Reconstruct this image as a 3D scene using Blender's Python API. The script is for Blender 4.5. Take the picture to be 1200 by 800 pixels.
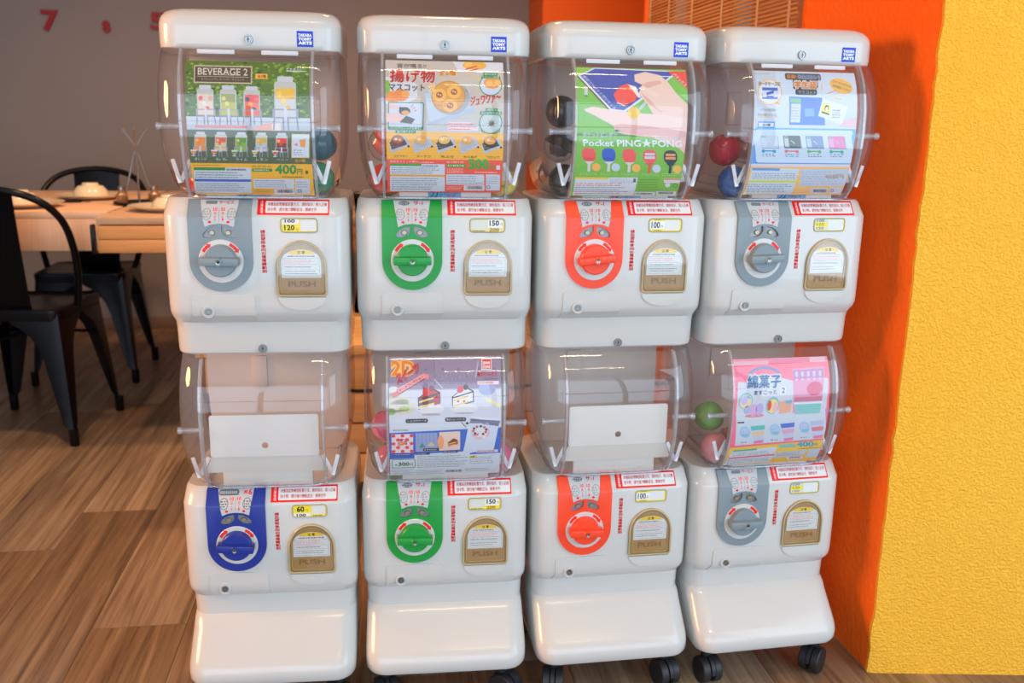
import bpy, bmesh, math, random
from math import sin, cos, pi, radians
from mathutils import Vector, Matrix

SC = bpy.context.scene
COL = SC.collection
for o in list(bpy.data.objects):
    bpy.data.objects.remove(o)

# ------------------------------------------------------------------ camera
EYE = 1.03
F_PX, PITCH, ROLL, YAW = 1088.3, radians(13.32), radians(0.926), radians(8.6)
def cam_axes():
    fw = Vector((0, cos(PITCH), -sin(PITCH))); up = Vector((0, sin(PITCH), cos(PITCH))); rt = Vector((1, 0, 0))
    r = rt * cos(ROLL) + up * sin(ROLL); u = up * cos(ROLL) - rt * sin(ROLL)
    q = Matrix.Rotation(-YAW, 3, 'Z')
    return q @ r, q @ u, q @ fw
cr, cu_, cf = cam_axes()
cam = bpy.data.cameras.new('camera'); cam.sensor_width = 36; cam.lens = F_PX * 36 / 1200
cam.clip_start = 0.05; cam.dof.use_dof = True; cam.dof.focus_distance = 1.58; cam.dof.aperture_fstop = 4.5
camo = bpy.data.objects.new('camera', cam); COL.objects.link(camo)
camo.matrix_world = Matrix(((cr.x, cu_.x, -cf.x, 0), (cr.y, cu_.y, -cf.y, 0), (cr.z, cu_.z, -cf.z, EYE), (0, 0, 0, 1)))
SC.camera = camo

# ------------------------------------------------------------------ world, lights, exposure
W = bpy.data.worlds.new('sky'); SC.world = W; W.use_nodes = True
bg = W.node_tree.nodes['Background']
bg.inputs['Color'].default_value = (0.62, 0.78, 1.0, 1); bg.inputs['Strength'].default_value = 0.9
SC.view_settings.view_transform = 'Standard'; SC.view_settings.look = 'None'
SC.view_settings.gamma = 1; SC.view_settings.exposure = 0.32; SC.view_settings.use_curve_mapping = False

def area(name, loc, target, sx, sy, power, col):
    l = bpy.data.lights.new(name, 'AREA'); l.shape = 'RECTANGLE'; l.size = sx; l.size_y = sy
    l.energy = power; l.color = col
    o = bpy.data.objects.new(name, l); COL.objects.link(o); o.location = loc
    o.rotation_euler = (Vector(target) - Vector(loc)).to_track_quat('-Z', 'Y').to_euler()
    return o
def spot(name, loc, target, power, col, size=0.08, angle=100):
    l = bpy.data.lights.new(name, 'SPOT'); l.energy = power; l.color = col; l.shadow_soft_size = size
    l.spot_size = radians(angle); l.spot_blend = 0.8
    o = bpy.data.objects.new(name, l); COL.objects.link(o); o.location = loc
    o.rotation_euler = (Vector(target) - Vector(loc)).to_track_quat('-Z', 'Y').to_euler()
    return o
COOL = (0.66, 0.83, 1.0); WARM = (1.0, 0.60, 0.34)
# daylight through the glazed shopfront behind the camera and on its right
area('shopfront_daylight_offscreen', (-0.1, -2.3, 1.25), (0.3, 1.5, 0.9), 5.0, 2.2, 76, COOL)
area('window_right_offscreen', (2.5, -0.6, 1.4), (1.0, 1.5, 0.8), 1.6, 2.2, 30, COOL)
# warm-white tubes on the ceiling in front of the machines
area('ceiling_tube_a_offscreen', (0.35, 0.45, 2.72), (0.35, 0.45, 0), 1.2, 0.035, 6, (1.0, 0.76, 0.50))
area('ceiling_tube_b_offscreen', (0.75, -0.75, 2.72), (0.75, -0.75, 0), 1.2, 0.035, 6, (1.0, 0.76, 0.50))
# warm lamps of the dining room
spot('lamp_left_offscreen', (-2.5, 1.25, 1.45), (-0.3, 1.6, 0.8), 240, (1.0, 0.45, 0.18), 0.45, 62)
spot('dining_lamp_a_offscreen', (-0.9, 2.3, 2.65), (-0.9, 3.5, 0.5), 85, WARM, 0.1, 92)
spot('dining_lamp_b_offscreen', (0.25, 2.9, 2.65), (0.25, 3.4, 0), 95, WARM, 0.1, 120)

# ------------------------------------------------------------------ materials
MATS = {}
def lin(c):
    return tuple((x / 255 / 12.92) if x / 255 <= 0.04045 else ((x / 255 + 0.055) / 1.055) ** 2.4 for x in c)
def pmat(name, col, rough=0.5, metal=0.0, coat=0.0, spec=0.5, trans=0.0, ior=1.45, alpha=None):
    if name in MATS: return MATS[name]
    m = bpy.data.materials.new(name); m.use_nodes = True
    b = m.node_tree.nodes['Principled BSDF']
    b.inputs['Base Color'].default_value = (*col, 1); b.inputs['Roughness'].default_value = rough
    b.inputs['Metallic'].default_value = metal; b.inputs['Coat Weight'].default_value = coat
    b.inputs['Specular IOR Level'].default_value = spec; b.inputs['Transmission Weight'].default_value = trans
    b.inputs['IOR'].default_value = ior
    MATS[name] = m
    return m
def nodes(m): return m.node_tree.nodes, m.node_tree.links, m.node_tree.nodes['Principled BSDF']

def grain(name, cols, scale=(3, 0.35, 3), rough=0.45, coat=0.0, bump=0.05, axis=1, rnd=True, dist=1.2):
    """streaky wood: noise stretched along one axis, shifted for each piece"""
    m = pmat(name, (0.5, 0.3, 0.1), rough, coat=coat); N, L, b = nodes(m)
    tc = N.new('ShaderNodeTexCoord'); mp = N.new('ShaderNodeMapping'); inf = N.new('ShaderNodeObjectInfo')
    L.new(tc.outputs['Object'], mp.inputs['Vector']); mp.inputs['Scale'].default_value = scale
    if rnd:
        mul = N.new('ShaderNodeMath'); mul.operation = 'MULTIPLY'; mul.inputs[1].default_value = 37.0
        L.new(inf.outputs['Random'], mul.inputs[0]); L.new(mul.outputs[0], mp.inputs['Location'])
    n1 = N.new('ShaderNodeTexNoise'); n1.inputs['Scale'].default_value = 2.2; n1.inputs['Detail'].default_value = 5
    n1.inputs['Distortion'].default_value = dist; L.new(mp.outputs[0], n1.inputs['Vector'])
    n2 = N.new('ShaderNodeTexNoise'); n2.inputs['Scale'].default_value = 14; n2.inputs['Detail'].default_value = 3
    L.new(mp.outputs[0], n2.inputs['Vector'])
    mix = N.new('ShaderNodeMix'); mix.data_type = 'FLOAT'; mix.inputs[0].default_value = 0.3
    L.new(n1.outputs[0], mix.inputs[2]); L.new(n2.outputs[0], mix.inputs[3])
    rp = N.new('ShaderNodeValToRGB'); e = rp.color_ramp.elements
    e[0].position = 0.3; e[0].color = (*lin(cols[0]), 1); e[1].position = 0.72; e[1].color = (*lin(cols[-1]), 1)
    for i, c in enumerate(cols[1:-1]):
        k = e.new(0.3 + 0.42 * (i + 1) / (len(cols) - 1)); k.color = (*lin(c), 1)
    L.new(mix.outputs[0], rp.inputs[0])
    hs = N.new('ShaderNodeHueSaturation'); mr = N.new('ShaderNodeMapRange')
    mr.inputs['To Min'].default_value = 0.88; mr.inputs['To Max'].default_value = 1.1
    L.new(inf.outputs['Random'], mr.inputs[0]); L.new(mr.outputs[0], hs.inputs['Value'])
    L.new(rp.outputs[0], hs.inputs['Color']); L.new(hs.outputs[0], b.inputs['Base Color'])
    bp = N.new('ShaderNodeBump'); bp.inputs['Strength'].default_value = bump; bp.inputs['Distance'].default_value = 0.002
    L.new(mix.outputs[0], bp.inputs['Height']); L.new(bp.outputs[0], b.inputs['Normal'])
    return m
def stucco(name, c0, c1, scale, strength, dist, rough=0.75):
    m = pmat(name, c0, rough, spec=0.3); N, L, b = nodes(m)
    tc = N.new('ShaderNodeTexCoord'); n1 = N.new('ShaderNodeTexNoise'); n1.inputs['Scale'].default_value = scale
    n1.inputs['Detail'].default_value = 3; n1.inputs['Distortion'].default_value = 0.25
    L.new(tc.outputs['Object'], n1.inputs['Vector'])
    n2 = N.new('ShaderNodeTexNoise'); n2.inputs['Scale'].default_value = 2.2; L.new(tc.outputs['Object'], n2.inputs['Vector'])
    mx = N.new('ShaderNodeMix'); mx.data_type = 'RGBA'; mx.inputs[6].default_value = (*c0, 1); mx.inputs[7].default_value = (*c1, 1)
    L.new(n2.outputs[0], mx.inputs[0]); L.new(mx.outputs[2], b.inputs['Base Color'])
    rp = N.new('ShaderNodeMapRange'); rp.inputs['From Min'].default_value = 0.36; rp.inputs['From Max'].default_value = 0.62
    L.new(n1.outputs[0], rp.inputs[0])
    bp = N.new('ShaderNodeBump'); bp.inputs['Strength'].default_value = strength; bp.inputs['Distance'].default_value = dist
    L.new(rp.outputs[0], bp.inputs['Height']); L.new(bp.outputs[0], b.inputs['Normal'])
    return m
def clearmat(name, tint, edge_tint, refl=0.05, rough=0.02, power=3.0, maxr=0.75, haze=0.0):
    """thin clear plastic wall: see-through, mirror-like towards grazing angles"""
    m = bpy.data.materials.new(name); m.use_nodes = True; N, L = m.node_tree.nodes, m.node_tree.links; N.clear()
    out = N.new('ShaderNodeOutputMaterial'); tr = N.new('ShaderNodeBsdfTransparent'); gl = N.new('ShaderNodeBsdfGlossy')
    lw = N.new('ShaderNodeLayerWeight'); lw.inputs['Blend'].default_value = 0.5
    pw = N.new('ShaderNodeMath'); pw.operation = 'POWER'; pw.inputs[1].default_value = power; L.new(lw.outputs['Facing'], pw.inputs[0])
    mr = N.new('ShaderNodeMapRange'); mr.inputs['To Min'].default_value = refl; mr.inputs['To Max'].default_value = maxr
    L.new(pw.outputs[0], mr.inputs[0])
    cm = N.new('ShaderNodeMix'); cm.data_type = 'RGBA'; cm.inputs[6].default_value = (*tint, 1); cm.inputs[7].default_value = (*edge_tint, 1)
    L.new(pw.outputs[0], cm.inputs[0]); L.new(cm.outputs[2], tr.inputs['Color'])
    gl.inputs['Roughness'].default_value = rough
    mx = N.new('ShaderNodeMixShader'); L.new(mr.outputs[0], mx.inputs[0]); L.new(tr.outputs[0], mx.inputs[1]); L.new(gl.outputs[0], mx.inputs[2])
    last = mx
    if haze:
        df = N.new('ShaderNodeBsdfDiffuse'); df.inputs['Color'].default_value = (.9, .9, .9, 1); m2 = N.new('ShaderNodeMixShader'); m2.inputs[0].default_value = haze
        L.new(mx.outputs[0], m2.inputs[1]); L.new(df.outputs[0], m2.inputs[2]); last = m2
    L.new(last.outputs[0], out.inputs['Surface']); MATS[name] = m
    return m
WHITE = pmat('white_plastic', (0.60, 0.588, 0.552), 0.2, coat=0.3)
IVORY = pmat('ivory_plastic', (0.76, 0.72, 0.64), 0.35)
GREY = pmat('grey_plastic', lin((128, 141, 146)), 0.35)
GREEN = pmat('green_plastic', lin((28, 150, 60)), 0.35)
RED = pmat('vermilion_plastic', lin((248, 74, 42)), 0.35)
BLUE = pmat('blue_plastic', lin((34, 52, 142)), 0.35)
DARKBLUE = BLUE
STEEL = pmat('steel', (0.34, 0.33, 0.31), 0.3, metal=1.0)
BRASS = pmat('worn_brass', (0.42, 0.36, 0.26), 0.35, metal=0.8)
SLOT = pmat('coin_chute_metal', (0.30, 0.29, 0.28), 0.45, metal=0.7)
KEYSHADE = pmat('keyhole_shade', (0.10, 0.10, 0.10), 0.4, metal=0.9)  # dark colour stands in for the shade inside the keyhole
BLACK = pmat('black_rubber', (0.018, 0.018, 0.02), 0.45)
BLACKMETAL = pmat('black_lacquered_metal', (0.006, 0.006, 0.007), 0.25, spec=0.22)
AMBER = pmat('amber_plastic', lin((178, 138, 86)), 0.2, coat=0.3)
AMBERRIM = pmat('amber_rim', lin((190, 168, 124)), 0.12, coat=0.6)
MILKY = pmat('milky_plastic', (0.82, 0.83, 0.85), 0.35)
CLEAR = clearmat('clear_plastic', (0.985, 0.98, 0.985), (0.58, 0.54, 0.60), refl=0.06, power=2.6, haze=0.025)
CLEARTHICK = clearmat('clear_plastic_thick', (0.86, 0.86, 0.90), (0.5, 0.48, 0.56), refl=0.12, power=1.6, maxr=0.8, haze=0.22)
PANE = clearmat('window_glass', (0.93, 0.96, 0.96), (0.8, 0.85, 0.85), refl=0.05)
DOORPANE = clearmat('prize_door_glaze', (0.99, 0.985, 0.97), (0.9, 0.88, 0.8), refl=0.05)
PRINT = pmat('printed_paper', (0.8, 0.8, 0.8), 0.38, spec=0.4)
_N, _L, _b = nodes(PRINT); _a = _N.new('ShaderNodeAttribute'); _a.attribute_name = 'ink'; _L.new(_a.outputs['Color'], _b.inputs['Base Color'])
ORANGE = stucco('orange_paint', lin((255, 108, 24)), lin((255, 116, 30)), 80, 0.25, 0.003, 0.5)
YELLOW = stucco('yellow_stucco', lin((255, 188, 54)), lin((255, 196, 66)), 210, 0.8, 0.003, 0.7)
GREYWALL = stucco('grey_paint', lin((140, 134, 132)), lin((146, 139, 136)), 60, 0.08, 0.002, 0.8)
CEIL = pmat('ceiling_paint', (0.72, 0.56, 0.38), 0.9)
FLOORW = grain('laminate_floor', [(88, 70, 54), (126, 104, 82), (151, 128, 103), (171, 148, 121)], (15, 0.5, 1), 0.36, 0.05, 0.02)
TABLEA = grain('pale_table_wood', [(206, 158, 122), (222, 176, 138), (230, 188, 152)], (14, 14, 0.8), 0.4)
TABLEB = grain('honey_table_wood', [(218, 148, 82), (232, 166, 98), (240, 180, 114)], (0.8, 9, 16), 0.4)
TABLETOP = grain('table_top_wood', [(214, 170, 132), (228, 186, 148), (234, 196, 160)], (0.8, 12, 12), 0.35)
BENCHW = grain('bench_pine', [(190, 150, 100), (206, 168, 118), (220, 184, 136)], (0.8, 10, 10), 0.5)
BAMBOO = grain('bamboo', [(168, 108, 58), (196, 136, 80), (216, 162, 104)], (0.6, 0.9, 30), 0.6)
CREAM = pmat('cream_ceramic', lin((238, 222, 190)), 0.2, coat=0.4)

# ------------------------------------------------------------------ mesh helpers
def link(name, me, mat=None, parent=None, loc=None, rot=None):
    o = bpy.data.objects.new(name, me); COL.objects.link(o)
    if mat is not None and me is not None and not me.materials: me.materials.append(mat)
    if parent is not None: o.parent = parent
    if loc is not None: o.location = loc
    if rot is not None: o.rotation_euler = rot
    return o
def finish(bm, name='mesh', smooth=40):
    me = bpy.data.meshes.new(name); bm.normal_update(); bm.to_mesh(me); bm.free()
    if smooth:
        me.shade_smooth(); me.set_sharp_from_angle(angle=radians(smooth))
    return me
def empty(name, loc=(0, 0, 0), rz=0):
    o = bpy.data.objects.new(name, None); COL.objects.link(o); o.location = loc; o.rotation_euler = (0, 0, rz)
    o.empty_display_size = 0.05
    return o
def tag(o, label=None, cat=None, group=None, kind=None):
    if label: o['label'] = label
    if cat: o['category'] = cat
    if group: o['group'] = group
    if kind: o['kind'] = kind
    return o
def box(bm, x0, x1, y0, y1, z0, z1, bev=0.0):
    b2 = bmesh.new(); bmesh.ops.create_cube(b2, size=1)
    for v in b2.verts: v.co = Vector(((x0 + x1) / 2 + v.co.x * (x1 - x0), (y0 + y1) / 2 + v.co.y * (y1 - y0), (z0 + z1) / 2 + v.co.z * (z1 - z0)))
    if bev: bmesh.ops.bevel(b2, geom=list(b2.edges), offset=bev, segments=2, profile=0.5, affect='EDGES')
    merge(bm, b2)
def merge(bm, b2):
    me = bpy.data.meshes.new('tmp'); b2.to_mesh(me); b2.free(); bm.from_mesh(me); bpy.data.meshes.remove(me)
def box_me(x0, x1, y0, y1, z0, z1, bev=0.0, name='box'):
    bm = bmesh.new(); box(bm, x0, x1, y0, y1, z0, z1, bev); return finish(bm, name, 35)
def rring(hw, yf, yb, rf, rb, n=6, cx=0.0):
    """rounded rectangle in plan, front at yf (small y), counter-clockwise from front-left"""
    p = []
    for (ox, oy, r, a0) in ((cx - hw + rf, yf + rf, rf, pi), (cx + hw - rf, yf + rf, rf, 1.5 * pi), (cx + hw - rb, yb - rb, rb, 0), (cx - hw + rb, yb - rb, rb, 0.5 * pi)):
        for i in range(n + 1):
            a = a0 + 0.5 * pi * i / n; p.append((ox + r * cos(a), oy + r * sin(a)))
    return p
def loft(rings, close_bottom=True, close_top=True, bm=None):
    """rings: list of (z, [(x,y)..]) of equal length"""
    own = bm is None
    if own: bm = bmesh.new()
    vs = [[bm.verts.new((x, y, z)) for x, y in pts] for z, pts in rings]
    n = len(vs[0])
    for a, b in zip(vs, vs[1:]):
        for i in range(n):
            bm.faces.new((a[i], a[(i + 1) % n], b[(i + 1) % n], b[i]))
    if close_bottom: bm.faces.new(list(reversed(vs[0])))
    if close_top: bm.faces.new(vs[-1])
    return bm
def lathe(bm, prof, seg=24, axis='z', loc=(0, 0, 0), a0=0.0):
    """prof: (r, h) pairs; h runs along axis"""
    rows = []
    for r, h in prof:
        row = []
        for i in range(seg):
            a = a0 + 2 * pi * i / seg; c, s = r * cos(a), r * sin(a)
            v = {'z': (c, s, h), 'y': (c, h, s), 'x': (h, c, s)}[axis]
            row.append(bm.verts.new(Vector(v) + Vector(loc)))
        rows.append(row)
    for a, b in zip(rows, rows[1:]):
        for i in range(seg): bm.faces.new((a[i], a[(i + 1) % seg], b[(i + 1) % seg], b[i]))
    if prof[0][0] > 1e-6: bm.faces.new(list(reversed(rows[0])))
    if prof[-1][0] > 1e-6: bm.faces.new(rows[-1])
    bmesh.ops.remove_doubles(bm, verts=[v for row in (rows[0], rows[-1]) for v in row], dist=1e-7)
    return bm
def tube(bm, pts, r, seg=8, closed=False, r1=None):
    pts = [Vector(p) for p in pts]; n = len(pts); rows = []; up = None
    for i, p in enumerate(pts):
        a = pts[(i - 1) % n] if (closed or i > 0) else p; b = pts[(i + 1) % n] if (closed or i < n - 1) else p
        t = (b - a).normalized()
        if up is None: up = t.orthogonal().normalized()
        up = (up - t * up.dot(t)).normalized(); s = t.cross(up)
        rr = r if r1 is None else r + (r1 - r) * i / max(1, n - 1)
        rows.append([bm.verts.new(p + (up * cos(2 * pi * k / seg) + s * sin(2 * pi * k / seg)) * rr) for k in range(seg)])
    m = n if closed else n - 1
    for i in range(m):
        a, b = rows[i], rows[(i + 1) % n]
        for k in range(seg): bm.faces.new((a[k], a[(k + 1) % seg], b[(k + 1) % seg], b[k]))
    if not closed: bm.faces.new(list(reversed(rows[0]))); bm.faces.new(rows[-1])
    return bm
def tube_me(pts, r, seg=8, closed=False, name='tube', r1=None):
    bm = bmesh.new(); tube(bm, pts, r, seg, closed, r1); bmesh.ops.recalc_face_normals(bm, faces=bm.faces); return finish(bm, name, 60)
def interp(tab, x):
    if x <= tab[0][0]: return tab[0][1]
    for (a, b), (c, d) in zip(tab, tab[1:]):
        if x <= c: return b + (d - b) * (x - a) / (c - a)
    return tab[-1][1]

# ------------------------------------------------------------------ flat print laid on a surface
TXT = {}
_tc = bpy.data.curves.new('lettering_source', 'FONT'); _to = bpy.data.objects.new('lettering_source', _tc)
def is_cjk(s): return any(ord(c) > 0x2E80 for c in s)
def textmesh(s, bold):
    if is_cjk(s): bold = 0.0
    k = (s, bold)
    if k not in TXT:
        _tc.body = s; _tc.resolution_u = 2; _tc.offset = bold
        m = _to.to_mesh()
        vs = [(v.co.x, v.co.y) for v in m.vertices]; fs = [tuple(p.vertices) for p in m.polygons]; _to.to_mesh_clear()
        xs = [v[0] for v in vs]; ys = [v[1] for v in vs]
        x0, x1, y0, y1 = min(xs), max(xs), min(ys), max(ys)
        TXT[k] = ([((x - x0) / (x1 - x0), (y - y0) / (y1 - y0)) for x, y in vs], fs)
    return TXT[k]
class Sheet:
    """flat coloured shapes and lettering; P maps drawing units to sheet units, build() lays it on a surface"""
    def __init__(self, seed=1):
        self.art = bmesh.new(); self.txt = bmesh.new(); self.L = 0; self.P = lambda x, y: (x, y); self.rng = random.Random(seed)
        for b in (self.art, self.txt): b.loops.layers.float_color.new('ink')
    def _add(self, bm, pts, faces, col, L):
        lay = bm.loops.layers.float_color['ink']; c = (*lin(col), 1); z = self.L if L is None else L
        vs = [bm.verts.new((*self.P(x, y), z)) for x, y in pts]
        for f in faces:
            try: fc = bm.faces.new([vs[i] for i in f])
            except ValueError: continue
            for l in fc.loops: l[lay] = c
    def poly(self, pts, col, L=None): self._add(self.art, pts, [range(len(pts))], col, L)
    def rect(self, x0, y0, x1, y1, col, L=None): self.poly([(x0, y0), (x1, y0), (x1, y1), (x0, y1)], col, L)
    def rrect(self, x0, y0, x1, y1, r, col, L=None):
        p = []
        for ox, oy, a0 in ((x0 + r, y0 + r, pi), (x1 - r, y0 + r, 1.5 * pi), (x1 - r, y1 - r, 0), (x0 + r, y1 - r, .5 * pi)):
            for i in range(5): a = a0 + .5 * pi * i / 4; p.append((ox + r * cos(a), oy + r * sin(a)))
        self.poly(p, col, L)
    def ell(self, cx, cy, rx, ry, col, L=None, n=24, a0=0, a1=2 * pi, rot=0):
        full = abs(a1 - a0 - 2 * pi) < 1e-6; k = n if full else n + 1
        p = []
        for i in range(k):
            a = a0 + (a1 - a0) * i / n; x, y = rx * cos(a), ry * sin(a); p.append((cx + x * cos(rot) - y * sin(rot), cy + x * sin(rot) + y * cos(rot)))
        self.poly(p, col, L)
    def ring(self, cx, cy, rx, ry, w, col, L=None, n=28, a0=0, a1=2 * pi):
        pts = []; fs = []
        for i in range(n + 1):
            a = a0 + (a1 - a0) * i / n; pts += [(cx + rx * cos(a), cy + ry * sin(a)), (cx + (rx - w) * cos(a), cy + (ry - w) * sin(a))]
            if i: fs.append((2 * i - 2, 2 * i, 2 * i + 1, 2 * i - 1))
        self._add(self.art, pts, fs, col, L)
    def line(self, x0, y0, x1, y1, w, col, L=None):
        dx, dy = x1 - x0, y1 - y0; l = math.hypot(dx, dy) or 1; nx, ny = -dy / l * w / 2, dx / l * w / 2
        self.poly([(x0 + nx, y0 + ny), (x1 + nx, y1 + ny), (x1 - nx, y1 - ny), (x0 - nx, y0 - ny)], col, L)
    def frame(self, x0, y0, x1, y1, w, col, L=None):
        self.rect(x0, y0, x1, y0 + w, col, L); self.rect(x0, y1 - w, x1, y1, col, L); self.rect(x0, y0 + w, x0 + w, y1 - w, col, L); self.rect(x1 - w, y0 + w, x1, y1 - w, col, L)
    def text(self, s, x0, y0, x1, y1, col, bold=0.0, L=None, dx=0, dy=0):
        """lettering stretched to the box (y0 top); dx/dy slant the baseline"""
        self.textq(s, (x0, y1), (x1, y1 + dy), (x0 + dx, y0), col, bold, L)
    def textq(self, s, bl, br, tl, col, bold=0.0, L=None):
        v, f = textmesh(s, bold); sh = [(0, 0)]
        if bold and is_cjk(s):      # heavy strokes for dense characters: the glyph laid down several times, slightly shifted
            d = bold * math.hypot(tl[0] - bl[0], tl[1] - bl[1]) / .85; n = 8 if bold > .05 else 4
            sh += [(d * cos(2 * pi * i / n), d * sin(2 * pi * i / n)) for i in range(n)]
        for ox, oy in sh:
            self._add(self.txt, [(ox + bl[0] + a * (br[0] - bl[0]) + b * (tl[0] - bl[0]), oy + bl[1] + a * (br[1] - bl[1]) + b * (tl[1] - bl[1])) for a, b in v], f, col, L)
    def outlined(self, s, x0, y0, x1, y1, col, edge, bold=0.0, ebold=0.07, L=None, dy=0):
        z = self.L if L is None else L; g = 0 if is_cjk(s) else (y1 - y0) * .05
        self.text(s, x0 - g, y0 - g, x1 + g, y1 + g, edge, ebold, z, dy=dy); self.text(s, x0, y0, x1, y1, col, bold, z + 1, dy=dy)
    def micro(self, x0, y0, x1, y1, col, rows=4, fill=0.45, wmin=.01, wmax=.06, L=None, gap=0.25):
        """small print: rows of short dashes"""
        h = (y1 - y0) / rows; w = x1 - x0
        for r in range(rows):
            x = x0; yy = y0 + r * h; end = x1 - w * self.rng.uniform(0, .25)
            while x < end:
                d = w * self.rng.uniform(wmin, wmax); self.rect(x, yy + h * (1 - fill) / 2, min(x + d, x1), yy + h * (1 + fill) / 2, col, L); x += d + w * wmin * self.rng.uniform(.5, 1 + gap * 4)
    def barcode(self, x0, y0, x1, y1, L=None):
        x = x0; w = x1 - x0
        while x < x1 - w * .03:
            d = w * self.rng.uniform(.008, .035); self.rect(x, y0, x + d, y1, (60, 60, 70), L); x += d + w * self.rng.uniform(.01, .03)
    def build(self, mapf, levels=(), dh=0.00006, h0=0.0003):
        out = []
        for bm in (self.art, self.txt):
            if not bm.faces: bm.free(); out.append(None); continue
            for lv in levels:
                bmesh.ops.bisect_plane(bm, geom=bm.verts[:] + bm.edges[:] + bm.faces[:], plane_co=(0, lv, 0), plane_no=(0, 1, 0), dist=1e-7)
            for v in bm.verts: v.co = Vector(mapf(v.co.x, v.co.y, h0 + dh * v.co.z))
            me = bpy.data.meshes.new('print'); bm.to_mesh(me); bm.free(); out.append(me)
        return out
def sheet_objs(sheet, parent, mapf, levels=(), names=('printed_artwork', 'printed_lettering'), **k):
    res = []
    for nm, me in zip(names, sheet.build(mapf, levels, **k)):
        if me: res.append(link(nm, me, PRINT, parent))
    return res
def patch(pts, h0, h1, mapf, levels=(), holes=()):
    """plate of outline pts (x,z) between heights h0 and h1 above a surface"""
    bm = bmesh.new()
    loops = [[bm.verts.new((x, z, 0)) for x, z in q] for q in (pts, *holes)]
    if holes: bmesh.ops.triangle_fill(bm, edges=[bm.edges.new((v[i], v[(i + 1) % len(v)])) for v in loops for i in range(len(v))], use_beauty=True)
    else: bm.faces.new(loops[0])
    for lv in levels: bmesh.ops.bisect_plane(bm, geom=bm.verts[:] + bm.edges[:] + bm.faces[:], plane_co=(0, lv, 0), plane_no=(0, 1, 0), dist=1e-7)
    r = bmesh.ops.extrude_face_region(bm, geom=bm.faces[:])
    top = {v for v in r['geom'] if isinstance(v, bmesh.types.BMVert)}
    for v in bm.verts: v.co = Vector(mapf(v.co.x, v.co.y, h1 if v in top else h0))
    bmesh.ops.recalc_face_normals(bm, faces=bm.faces)
    return bm
def arch_pts(cx, z0, w, h, rb=0.006, straight=0.5, n=20):
    """door outline: straight sides, elliptical top, small bottom radii"""
    hw = w / 2; p = []
    for i in range(4): a = pi + .5 * pi * i / 3; p.append((cx - hw + rb + rb * cos(a), z0 + rb + rb * sin(a)))
    for i in range(4): a = 1.5 * pi + .5 * pi * i / 3; p.append((cx + hw - rb + rb * cos(a), z0 + rb + rb * sin(a)))
    zs = z0 + h * straight
    for i in range(n + 1): a = pi * i / n; p.append((cx + hw * cos(a), zs + h * (1 - straight) * sin(a)))
    return p
def rr_pts(x0, z0, x1, z1, r, n=4):
    p = []
    for ox, oz, a0 in ((x0 + r, z0 + r, pi), (x1 - r, z0 + r, 1.5 * pi), (x1 - r, z1 - r, 0), (x0 + r, z1 - r, .5 * pi)):
        for i in range(n + 1): a = a0 + .5 * pi * i / n; p.append((ox + r * cos(a), oz + r * sin(a)))
    return p

# ================================================================== THE SETTING
def struct(name, me, mat, parent=None):
    o = link(name, me, mat, parent)
    if parent is None: o['kind'] = 'structure'
    return o
floor = struct('floor', box_me(-4.2, 3.6, -2.7, 4.9, -0.12, -0.004), FLOORW)
rng = random.Random(7)
PW, PL = 0.19, 1.215
plank_me = box_me(-PW / 2 + .0004, PW / 2 - .0004, -PL / 2 + .0006, PL / 2 - .0006, -0.0035, 0.0, 0.0006, 'plank')
known = {-0.875: 2.22, -0.685: 2.44, -0.495: 1.83, -0.305: 2.30}
x = -0.875 - 5 * PW
while x < 1.3:
    off = next((v for k, v in known.items() if abs(k - x) < .02), rng.uniform(1.5, 2.7))
    y = off
    while y > -0.5: y -= PL
    while y < 4.72:
        if y + PL > 0.2: link('plank', plank_me, FLOORW, floor, (x, y + PL / 2, 0))
        y += PL
    x += PW
bm = bmesh.new(); box(bm, -4.2, 3.6, -2.7, 1.5, 2.75, 2.85); box(bm, -4.2, 1.08, 1.5, 3.2, 2.75, 2.85); box(bm, -4.2, 2.5, 3.2, 4.9, 2.75, 2.85)
struct('ceiling', finish(bm, 'ceiling', 35), CEIL)
struct('wall_left', box_me(-4.3, -4.2, -2.7, 4.9, 0, 2.75), GREYWALL)
struct('wall_back', box_me(-4.2, 0.772, 4.72, 4.82, 0, 2.75), GREYWALL)
struct('baseboard_back', box_me(-4.2, 0.772, 4.708, 4.72, 0, 0.06, 0.002), pmat('skirting', lin((120, 92, 70)), 0.5))
bm = bmesh.new(); box(bm, 0.772, 2.4, 4.34, 4.82, 0, 2.75); box(bm, 1.076, 2.4, 3.19, 3.29, 0, 2.75); box(bm, 2.3, 2.4, 3.29, 4.34, 0, 2.75)  # the side boxes are unseen, added to keep outdoor light out of the alcove
struct('wall_alcove', finish(bm, 'alcove', 35), ORANGE)
WX = 0.935
bm = bmesh.new()
box(bm, WX, WX + .14, 1.497, 2.02, 0, 2.75); box(bm, WX, WX + .14, 2.02, 3.18, 0, .95); box(bm, WX, WX + .14, 2.02, 3.18, 2.1, 2.75); box(bm, WX, WX + .14, 3.18, 3.22, 0, 2.75)
struct('wall_right', finish(bm, 'wall', 35), ORANGE)
struct('trim_1', box_me(WX - .012, WX + .0, 3.172, 3.226, 0, 2.75, .003), pmat('orange_gloss', lin((255, 112, 27)), .35))
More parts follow.
